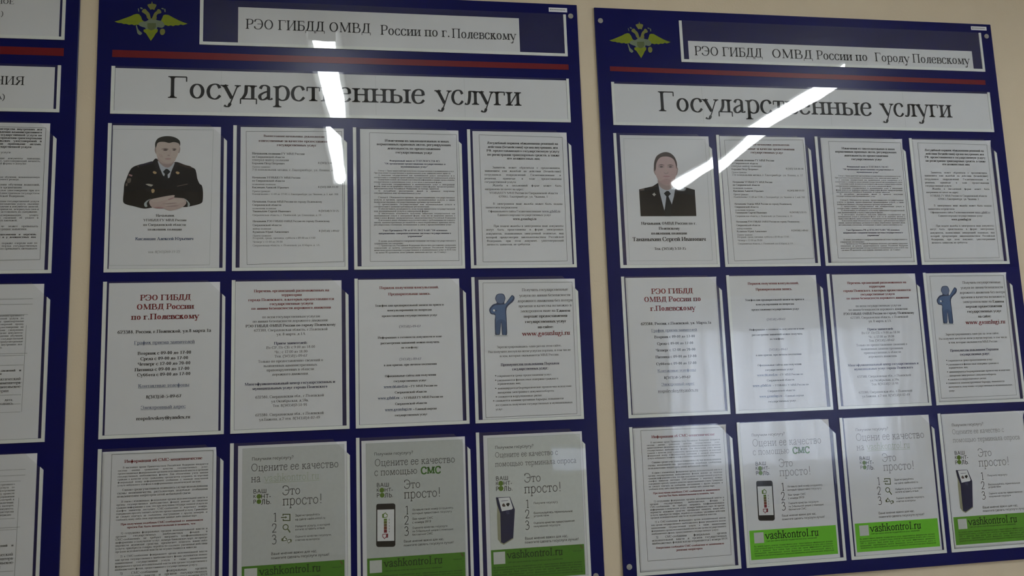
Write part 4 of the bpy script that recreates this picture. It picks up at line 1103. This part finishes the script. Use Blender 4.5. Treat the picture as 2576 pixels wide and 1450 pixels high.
bB, bxB, zbB = board(0, 0, -.027, 1.0285, 2.400, 1.066, 'blue information board in the middle with eagle emblem and twelve paper pockets',
    (.1805, 1.0005, 2.374, 2.2705), (.0032, 1.0005, 2.2158, 2.1105), (.0034, 1.0016, 2.2525, 2.2363, 2.2514, 2.2382), range(4), {(0, 2): (-.0001, .0006)})
bC, bxC, zbC = board(1.1005, -.003, 1.0705, 2.1268, 2.3956, 1.064, 'blue information board on the right, set a little lower than its neighbour',
    (1.2793, 2.0945, 2.3707, 2.2662), (1.1022, 2.0995, 2.2112, 2.1062), (1.1016, 2.0922, 2.2500, 2.2383, 2.2440, 2.2312), range(4), {(1, 0): (.0005, .0005), (1, 1): (.0004, .0005), (1, 2): (-.0012, .0012), (2, 0): (.0005, .0004), (2, 1): (.0005, .0005)})
bA, bxA, zbA = board(-1.0985, -.0005, -1.12, -.065, 2.400, 1.066, 'blue information board at the left edge, only its right side in view',
    (-.917, -.0922, 2.374, 2.2705), (-1.094, -.0966, 2.2140, 2.1110), (-1.094, -.0927, 2.2526, 2.2368, 2.2526, 2.2352), [3])
emblem(bB, .0805-bxB, 2.319-zbB)
emblem(bC, 1.1794-bxC, 2.3172-zbC, 1.015)
for bd, bx, zb, pts in ((bB, bxB, zbB, [(1.0122, 2.3708), (-.0108, 2.3712), (1.0090, 1.0985), (-.0108, 1.0985)]), (bC, bxC, zbC, [(1.0842, 2.3624), (2.1106, 2.3623), (1.0842, 1.1124), (2.1106, 1.1100)]), (bA, bxA, zbA, [(-.0812, 2.3712), (-.0812, 1.0985)])):
    for x, z in pts: screw(bd, x-bx, z-zb)
for bd, bx, zb, x0, x1, z0, z1 in ((bB, bxB, zbB, .9603, 1.0045, 2.3800, 2.3905), (bC, bxC, zbC, 2.0690, 2.1135, 2.3785, 2.3885)):
    mb = MB(); mb.box(x0, x1, BF-.0004, BF, z0, z1)
    st = mb.build('sticker', SLIP, bd, (-bx, 0, -zb))
    ik = Ink(); ik.rect(3, 3.4, 6.5, 6.6, 'f')
    for i in range(9): ik.rect(8+i*3.6, 3.6, 10.4+i*3.6, 6.4, 'f')
    o = ik.build('sticker_print', st, BF-.0006); o.location = (x0, 0, z1)

# ------------------------------------------------------------------ sheets of paper in the pockets
SB = -.0054       # back-of-ink plane: front of the paper
def parse(src):
    part = 'body_text'; out = {}
    for ln in src.split('\n'):
        if ln[0] == '#': part = ln[1:]; out.setdefault(part, []); continue
        out.setdefault(part, []).append(ln)
    return out
def write_part(ik, lines):
    jl = [l for l in lines if l[0] == 'J']; zj = None
    if jl:
        def need(l):
            h, st, tx = l.split('|', 2); a = h.split(); return (float(a[2])-float(a[1]))/natural(tx, st[0])
        zj = min(need(l) for l in jl)*.97
    for l in lines:
        if l[0] in 'FG':
            p = list(map(float, l.split()[1:])); q = [(p[0], p[1]), (p[2], p[3]), (p[4], p[5]), (p[6], p[7])]
            for a, b in zip(q, q[1:]+q[:1]): ik.line(*a, *b, .7 if l[0] == 'F' else .6, 'l' if l[0] == 'F' else 'p')
            continue
        if l[0] == 'D':
            x, y, r = map(float, l.split()[1:]); n = len(ik.V)
            ik.V += [(x+r*math.cos(k*math.pi/4), y-r*math.sin(k*math.pi/4)) for k in range(8)]; ik.F.append(tuple(range(n, n+8))); ik.M.append(ik.ci('k')); continue
        if l[0] == 'L':
            x0, v0, x1, v1 = map(float, l.split()[1:5]); ik.line(x0, v0, x1, v1, .5, 'l'); continue
        h, st, tx = l.split('|', 2); t = h.split(); und = 'u' in st[2:]
        if t[0] == 'P':
            x0, x1, v0, v1, n, ind = map(float, t[1:]); ik.para(tx, x0, x1, v0, v1, int(n), ind, st[0], st[1]); continue
        if t[0] == 'J':
            x0, x1, v = map(float, t[1:]); ik.spread(tx.split(), x0, x1, v+.34*zj, zj, st[0], st[1], True); continue
        x0, x1, v = map(float, t)
        if len(tx) == 1 and tx in '123':
            z = 17.5; w = natural(tx, 'L')*z; ik.text(tx, (x0+x1)/2-w/2, v+z/2, z, st[0], st[1]); continue
        ik.fit(tx, x0, x1, v, st[0], st[1], und)

def picture(src, parent, y, warp=None):
    """printed picture: flat colour shapes, one object per named shape group"""
    groups = {}
    for i, ln in enumerate(src.split('\n')):
        nm, col, kind, rest = ln.split(' ', 3)
        if kind == 'O':
            x, v, r = map(float, rest.split()); p = [(x+r*math.cos(k*math.pi/16), v+r*math.sin(k*math.pi/16)) for k in range(32)]
            polys = [p]
        elif kind == 'R':
            x, v, r, w = map(float, rest.split()); polys = []
            for k in range(24):
                a, b = 2*math.pi*k/24, 2*math.pi*(k+1)/24
                polys.append([(x+q*math.cos(t), v+q*math.sin(t)) for q, t in ((r, a), (r, b), (r-w, b), (r-w, a))])
        else:
            p = [tuple(map(float, q.split(','))) for q in rest.split()]
            polys = [smooth_closed(p, 4) if kind == 'S' else p]
        groups.setdefault(nm, []).append((i, col, polys))
    return groups
def build_pic(groups, names, objname, parent, y):
    mb = MB(); cols = []
    for nm in names:
        for i, col, polys in groups[nm]:
            if col not in cols: cols.append(col)
            for p in polys: mb.flat([(a/1000, -b/1000) for a, b in p], y-.000015*i, cols.index(col))
    return mb.build(objname, [pmat(c) for c in cols], parent)

def sheet(name, label, cat, group, x, z, w, h, docs, curl=0.0, m=PAPER):
    """one sheet: thin paper with its print as children; x, z = top left corner"""
    def warp(u, v):
        if not curl: return 0.0
        t = max(0.0, (u-v-197)/1.414)/16.0        # only the corner left free by the cut of the clear front
        return -curl*t*t
    nx, nz = (40, 60) if curl else (2, 2); V = []; F = []
    for side in (0, 1):
        for j in range(nz+1):
            for i in range(nx+1):
                u, v = w*i/nx, h*j/nz
                V.append((u/1000, warp(u, v)+(.0003 if side else 0), -v/1000))
    o = (nx+1)*(nz+1)
    for j in range(nz):
        for i in range(nx):
            a = j*(nx+1)+i; q = (a, a+nx+1, a+nx+2, a+1); F.append(q); F.append(tuple(k+o for k in q[::-1]))
    ring = [j*(nx+1) for j in range(nz+1)]+[nz*(nx+1)+i for i in range(1, nx+1)]+[j*(nx+1)+nx for j in range(nz-1, -1, -1)]+[i for i in range(nx-1, 0, -1)]
    for a, b2 in zip(ring, ring[1:]+ring[:1]): F.append((a, a+o, b2+o, b2))
    root = link(name, mesh(name, V, F, [m], None, bool(curl)), None, (x, SB, z))
    tag(root, label, cat, group)
    for part, lines in parse(docs).items() if docs else ():
        ik = Ink(); write_part(ik, lines); ik.build(part, root, -.00028, warp)
    return root

def footer(root, u0, u1, v0, v1, col, qr, url, small, para, seal=True):
    """green band with web address and small print; the coded square is left blank"""
    ik = Ink(); ik.rect(u0, v0, u1, v1, col); band = ik.build('footer_band', root, -.0002)
    ik = Ink(); ik.rect(qr[0], qr[1], qr[0]+qr[2], qr[1]+qr[2], 'qr_plate'); ik.build('blank_square', band, -.00028)
    ik = Ink(); ik.fit('vashkontrol.ru', url[0], url[1], url[2], 'N', 'd')
    ik.build('web_address', band, -.0003)
    ik = Ink(); ik.fit('Сайт для оценки качества государственных услуг населением', small[0], small[1], small[2], 'S', 'd')
    ik.para('Вы можете оценить качество государственных услуг, предоставленных федеральными органами исполнительной власти, и оставить отзыв о качестве их предоставления на сайте либо с помощью СМС и терминала. Ваше мнение будет учтено при оценке эффективности деятельности руководителей территориальных органов федеральных органов исполнительной власти и применяется при принятии решений о досрочном прекращении исполнения ими своих обязанностей.', para[0], para[1], para[2], para[3], 5, 0, 'S', 'd')
    if seal:
        ik.fit('Правительство', 186, 205, small[2]-14, 'S', 'd'); ik.line(203, small[2]-26, 208, small[2]-19, 2.4, 'brown')
    ik.build('small_print', band, -.0003)
    return band

DRAW = {}
def portrait(root, key):
    g = picture(PIC[key], root, 0)
    body = ['coat', 'lapel', 'shirt', 'tie', 'neck', 'ear', 'face', 'face_shade', 'cheek', 'jaw_shade', 'stubble', 'eye_shade', 'brow', 'eye', 'nose_shade', 'mouth', 'hair', 'shoulder_board', 'badge', 'patch', 'chevron', 'cuff', 'hands', 'fingers']
    sets = [('portrait_photo', ['coat']), ('uniform_details', ['lapel', 'shoulder_board', 'badge', 'patch', 'chevron']), ('shirt', ['shirt']), ('tie', ['tie']), ('shirt_cuff', ['cuff']), ('face', ['neck', 'ear', 'face', 'face_shade', 'cheek', 'jaw_shade', 'stubble', 'eye_shade', 'brow', 'eye', 'nose_shade', 'mouth']), ('hair', ['hair']), ('hands', ['hands', 'fingers'])]
    pr = None
    for nm, names in sets:
        names = [n for n in names if n in g]
        if not names: continue
        if nm == 'shirt_cuff':
            for q in g['cuff']: build_pic({'cuff': [q]}, ['cuff'], nm, pr, -.0002)
            continue
        o = build_pic(g, names, nm, pr or root, -.0002)
        pr = pr or o
def pic_simple(root, key, sets):
    g = picture(PIC[key], root, 0); pr = None
    for nm, names, sub in sets:
        o = build_pic(g, [n for n in names if n in g], nm, pr if sub else root, -.0002)
        if not sub: pr = o
def poster_frame(root, tint, u0=9, u1=213, v0=6):
    ik = Ink(); ik.rect(u0, v0, u1, 303, tint); ik.build('tinted_background', root, -.0001)
    ik = Ink()
    ik.line(u0, v0, u1, v0, .6, 'p'); ik.line(u0, v0, u0, 303, .6, 'p'); ik.line(u1, v0, u1, 303, .5, 'p'); ik.build('poster_edge', root, -.00018)

def place(key):
    r, c = int(key[1]), int(key[2]); l, t = LEFT[key]
    return (1.1005 if key[0] == 'C' else 0)+.2529*c+l/1000, 2.0895-.338*r-(.003 if key[0] == 'C' else 0)+t/1000, 308.0+t+3
BN = {'B': 'middle', 'C': 'right'}
def put(key, doc, name, label, cat, group=None, curl=0.0):
    x, z, h = place(key)
    return sheet(name, label, cat, group, x, z, 218.0, h, DOCS[doc], curl)
GRP = {'B': 'paper sheets on the middle board', 'C': 'paper sheets on the right board'}
# top rows
o = put('B00', 'officer', 'portrait_sheet', 'white sheet with cut-out photo of a short-haired man in dark uniform, hands clasped', 'notice', GRP['B']); portrait(o, 'officer')
o = put('C00', 'chief', 'portrait_sheet', 'white sheet with photo of a man in dark jacket and black tie', 'notice', GRP['C']); portrait(o, 'chief')
for k in 'BC':
    put(k+'01', 'leaders', 'notice_sheet', 'notice with left-aligned grey contact blocks beside the %s portrait' % ('clasped-hands' if k == 'B' else 'black-tie'), 'notice', GRP[k])
    put(k+'02', 'laws', 'notice_sheet', 'framed sheet of very dense fine print, third in the top row of the %s board' % BN[k], 'notice', GRP[k], 0 if k == 'B' else .002)
    put(k+'03', 'appeals', 'notice_sheet', 'framed sheet with bold five-line heading, top right pocket of the %s board' % BN[k], 'notice', GRP[k], 0 if k == 'B' else .003)
# second rows
put('B10', 'hours', 'opening_hours_sheet', 'opening hours sheet with large red heading on the middle board', 'notice', GRP['B'])
put('C10', 'hours_b', 'opening_hours_sheet', 'opening hours sheet with large red heading on the right board', 'notice', GRP['C'], .004)
put('B11', 'offices', 'notice_sheet', 'sheet with five-line red heading and blue subheadings, right of the middle board\'s opening hours', 'notice', GRP['B'])
put('C12', 'offices', 'notice_sheet', 'sheet with five-line red heading and blue subheadings on the right board, beside the blue figure', 'notice', GRP['C'])
put('B12', 'booking', 'notice_sheet', 'sheet with two-line red heading and underlined web links, beside the middle board\'s blue figure', 'notice', GRP['B'])
put('C11', 'booking', 'notice_sheet', 'sheet with two-line red heading and curtain reflection, right of the right board\'s opening hours', 'notice', GRP['C'])
for k in 'BC':
    o = put(k+'13', 'portal', 'notice_sheet', 'framed sheet with a waving blue figure and red web address on the %s board' % BN[k], 'notice', GRP[k], 0 if k == 'B' else .003)
    pic_simple(o, 'figure', [('waving_figure', ['body_outline', 'body_fill', 'arm_line', 'arm_gap', 'legs', 'foot_shadow'], False), ('figure_head', ['head'], True)])
    put(k+'20', 'fraud', 'notice_sheet', 'framed sheet of dense paragraphs with dark red headings, bottom left of the %s board' % BN[k], 'notice', GRP[k], .006 if k == 'B' else .003)
# posters of the bottom rows
def poster(key, doc, label, kind, band, curl=0.0):
    o = put(key, doc, 'poster_sheet', label, 'poster', GRP[key[0]], curl)
    if key[0] == 'B': poster_frame(o, 'tint_'+kind)
    dots = {'site': 'dots_site', 'sms': 'dots_sms', 'kiosk': 'dots_kiosk'}[kind]
    pic_simple(o, dots, [('logo_dots', ['logo_dots'], False)])
    if kind == 'sms':
        pic_simple(o, 'telephone', [('telephone_picture', ['telephone_body'], False), ('telephone_screen', ['telephone_screen'], True), ('thumb_up', ['thumb_up'], True), ('rating_scale', ['scale_step', 'scale_marks'], True), ('thumb_down', ['thumb_down'], True)])
    if kind == 'kiosk':
        pic_simple(o, 'terminal', [('terminal_picture', ['terminal_side', 'terminal_front', 'terminal_head', 'terminal_base', 'terminal_slot'], False), ('terminal_screen', ['terminal_screen', 'terminal_screen_mark'], True)])
    if kind == 'site':
        g = picture(PIC['icons'], o, 0)
        for n in ('login_icon', 'search_icon', 'rating_icon'): build_pic(g, [n], n, o, -.0002)
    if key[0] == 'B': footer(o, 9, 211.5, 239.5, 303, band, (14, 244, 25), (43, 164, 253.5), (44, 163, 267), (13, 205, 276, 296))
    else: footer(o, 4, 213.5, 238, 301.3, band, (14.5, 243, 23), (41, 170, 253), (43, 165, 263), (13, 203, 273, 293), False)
    return o
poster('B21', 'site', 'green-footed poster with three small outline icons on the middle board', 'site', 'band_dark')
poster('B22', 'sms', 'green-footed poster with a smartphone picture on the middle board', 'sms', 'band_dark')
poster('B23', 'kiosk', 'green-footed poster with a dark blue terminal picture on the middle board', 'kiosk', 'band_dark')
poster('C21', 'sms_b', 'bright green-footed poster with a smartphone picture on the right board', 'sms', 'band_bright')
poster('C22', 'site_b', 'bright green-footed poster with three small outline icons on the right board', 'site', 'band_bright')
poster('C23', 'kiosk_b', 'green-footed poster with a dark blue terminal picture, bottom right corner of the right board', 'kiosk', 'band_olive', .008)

# header and title slips
def slip(name, label, x0, x1, z1, z0, lines, sty='R', group='board title slips'):
    root = sheet(name, label, 'title sign', group, x0, z1, (x1-x0)*1000, (z1-z0)*1000, '', 0, SLIP)
    ik = Ink()
    for t, a, b, base, size in lines:
        nat = natural(t, sty)*size; xs = (b-a)*1000/nat if a is not None else 1.0
        u = (a-x0)*1000 if a is not None else (b-x0)*1000-nat
        ik.text(t, u, (z1-base)*1000, size, sty, 'k', xs, True)
    ik.build('lettering', root, -.0003)
    return root
slip('header_slip', 'short white slip naming the traffic police office, centred in the middle board\'s header', .2605, .8880, 2.3605, 2.2780, [('РЭО ГИБДД ОМВД', .2756, .5480, 2.3105, 23), ('России по г.', .5685, .7270, 2.3080, 23), ('Полевскому', .7300, .8797, 2.3065, 22.5)])
slip('header_slip', 'low white slip naming the town office at the bottom of the right board\'s header', 1.2995, 2.0630, 2.3205, 2.2735, [('РЭО ГИБДД', 1.3134, 1.4890, 2.2845, 23), ('ОМВД', 1.5120, 1.6210, 2.2845, 23), ('России по', 1.6300, 1.7690, 2.2845, 23), ('Городу Полевскому', 1.7880, 2.0536, 2.2845, 23)])
def title(label, dx, z1, z0, base, a, b):
    root = slip('title_slip', label, .0108+dx, .9940+dx, z1, z0, [('Государственные', a, a+(b-a)*.716, base, 49), ('услуги', a+(b-a)*.746, b, base, 49)])
    ik = Ink()
    for u in (216, 546, 745): ik.line(u, 1, u, (z1-z0)*1000-1, .35, 'p')
    ik.build('paper_joints', root, -.0002)
title('long white title slip with large black lettering on the middle board', 0, 2.2120, 2.1178, 2.1480, .1160, .8863)
title('long white title slip with large black lettering on the right board', 1.0990, 2.2075, 2.1135, 2.1425, 1.2138, 1.9872)
slip('header_slip', 'white header slip cut by the left edge of the photo, with a closing bracket', -.60, -.1035, 2.3720, 2.2780, [('ННОЕ', None, -.1932, 2.3465, 11), (')', None, -.2129, 2.3200, 10)])
slip('title_slip', 'white title slip cut by the left edge, ending in three capital letters', -.60, -.1085, 2.2100, 2.1184, [('ЕНИЯ', None, -.1660, 2.1690, 18.5), ('А)', None, -.2020, 2.1370, 11.5)])

# left board sheets, only their right parts in view
LAW = 'Российской Федерации об утверждении административного регламента по предоставлению государственной услуги по проведению экзаменов на право управления транспортными средствами и выдаче водительских удостоверений '
A0 = '''#border_line
F 9 8 210 10 209 288 9 290
#body_text
P 25 203 14 52 7 9|Bk|Извлечение из приказа Министерства внутренних дел %s в соответствии с нормативными правовыми актами, необходимых для получения государственной услуги
P 25 190 64 64.1 1 9|Rk|Для получения государственной услуги
P 25 203 76.5 87.5 3 9|Rk|заявитель представляет следующие документы: заявление, паспорт гражданина или иной документ, удостоверяющий личность, медицинское заключение установленной формы о допуске.
P 25 140 98 98.1 1 9|Rk|квитанция об уплате пошлины
P 25 203 116 121 2 9|Rk|документ, подтверждающий прохождение обучения, экзаменационную карточку и фотографию заявителя установленного размера;
P 25 203 132 138 2 9|Rk|копия свидетельства о прохождении обучения водителей, если ранее обучение не проводилось в организации;
P 25 203 144 156 3 9|Rk|российское национальное водительское удостоверение при его наличии либо иной документ, выданный иностранным государством и действительный на территории Российской Федерации;
P 25 203 167 189 5 9|Rk|Основаниями для отказа в предоставлении государственной услуги являются обращение с заявлением о предоставлении услуги, оказание которой не предусмотрено регламентом, наличие в документах записей, исполненных карандашом, подчисток или приписок, зачеркнутых слов и исправлений, не позволяющих однозначно истолковать их содержание.
P 25 203 196 207 3 9|Rk|Отсутствие документов, подтверждающих уплату государственной пошлины, отсутствие сведений об уплате в информационной системе государственных платежей.
P 25 203 219 225 2 9|Rk|Срок предоставления услуги не может превышать пятнадцати рабочих дней со дня регистрации заявления.
P 25 200 236 247 3 9|Bk|Бланки заявлений, образцы их заполнения и перечень документов можно получить на сайте и у должностных лиц подразделения.
P 25 203 254 271 4 9|Rk|Прием заявителей осуществляется в порядке очереди или по предварительной записи через единый портал государственных услуг, время ожидания в очереди не должно превышать пятнадцати минут, о чем сообщается гражданам.''' % LAW
A1 = '''#table_lines
L 60 30 198 30
L 60 41 198 41
L 60 62 190 62
L 60 140 192 140
L 60 144 186 144
L 60 163 186 163
L 60 198 184 198
L 60 206 184 206
L 60 222 184 222
L 60 240 184 240
L 60 256 184 256
L 188 84 186 256
#body_text
P 25 150 36 36.1 1 4|Bk|В подразделение Госавтоинспекции
P 25 170 51 51.1 1 4|Rk|Заявление о выдаче удостоверения
P 25 183 64 128 12 4|Rk|%s прошу провести экзамены и выдать водительское удостоверение на право управления транспортными средствами следующих категорий и подкатегорий, к заявлению прилагаю документы: медицинское заключение, документ о прохождении обучения, фотографии, копия паспорта, сведения об уплате государственной пошлины и прочие документы, предусмотренные административным регламентом Министерства внутренних дел. Достоверность указанных сведений подтверждаю.
P 25 130 152 152.1 1 4|Rk|подпись заявителя
P 25 182 174 180 2 4|Bk|Результаты проверки документов, сведений и экзаменов заявителя должностным лицом
P 25 182 191 214 4 4|Rk|теоретический экзамен сдан, практический экзамен сдан, дата и подпись экзаменатора подразделения, выдано водительское удостоверение серия номер категории
P 25 170 232 246 3 4|Rk|документы проверил и принял, дата, фамилия и инициалы, подпись должностного лица''' % LAW
A2 = A1.replace('L 60 163 186 163\n', '').replace('P 25 183 64 128 12 4', 'P 25 180 58 116 11 4').replace('L 60 62 190 62', 'L 60 52 190 52\nL 60 123 182 123').replace('P 25 170 51 51.1 1 4|Rk|Заявление о выдаче удостоверения', 'P 25 170 47 47.1 1 4|Rk|Заявление о регистрации транспорта')
for r, (doc, dxl, lab) in enumerate(((A0, 8.5, 'framed sheet of dense bold and fine print, top one on the left board'), (A1, 9.5, 'ruled application form, second sheet down on the left board'), (A2, 9.5, 'ruled application form, lowest sheet on the left board'))):
    sheet('form_sheet' if r else 'notice_sheet', lab, 'notice', 'paper sheets on the left board', -1.0985+.7587+dxl/1000, 2.0895-.0005-.338*r-.002, 218.0, 309.0, doc)
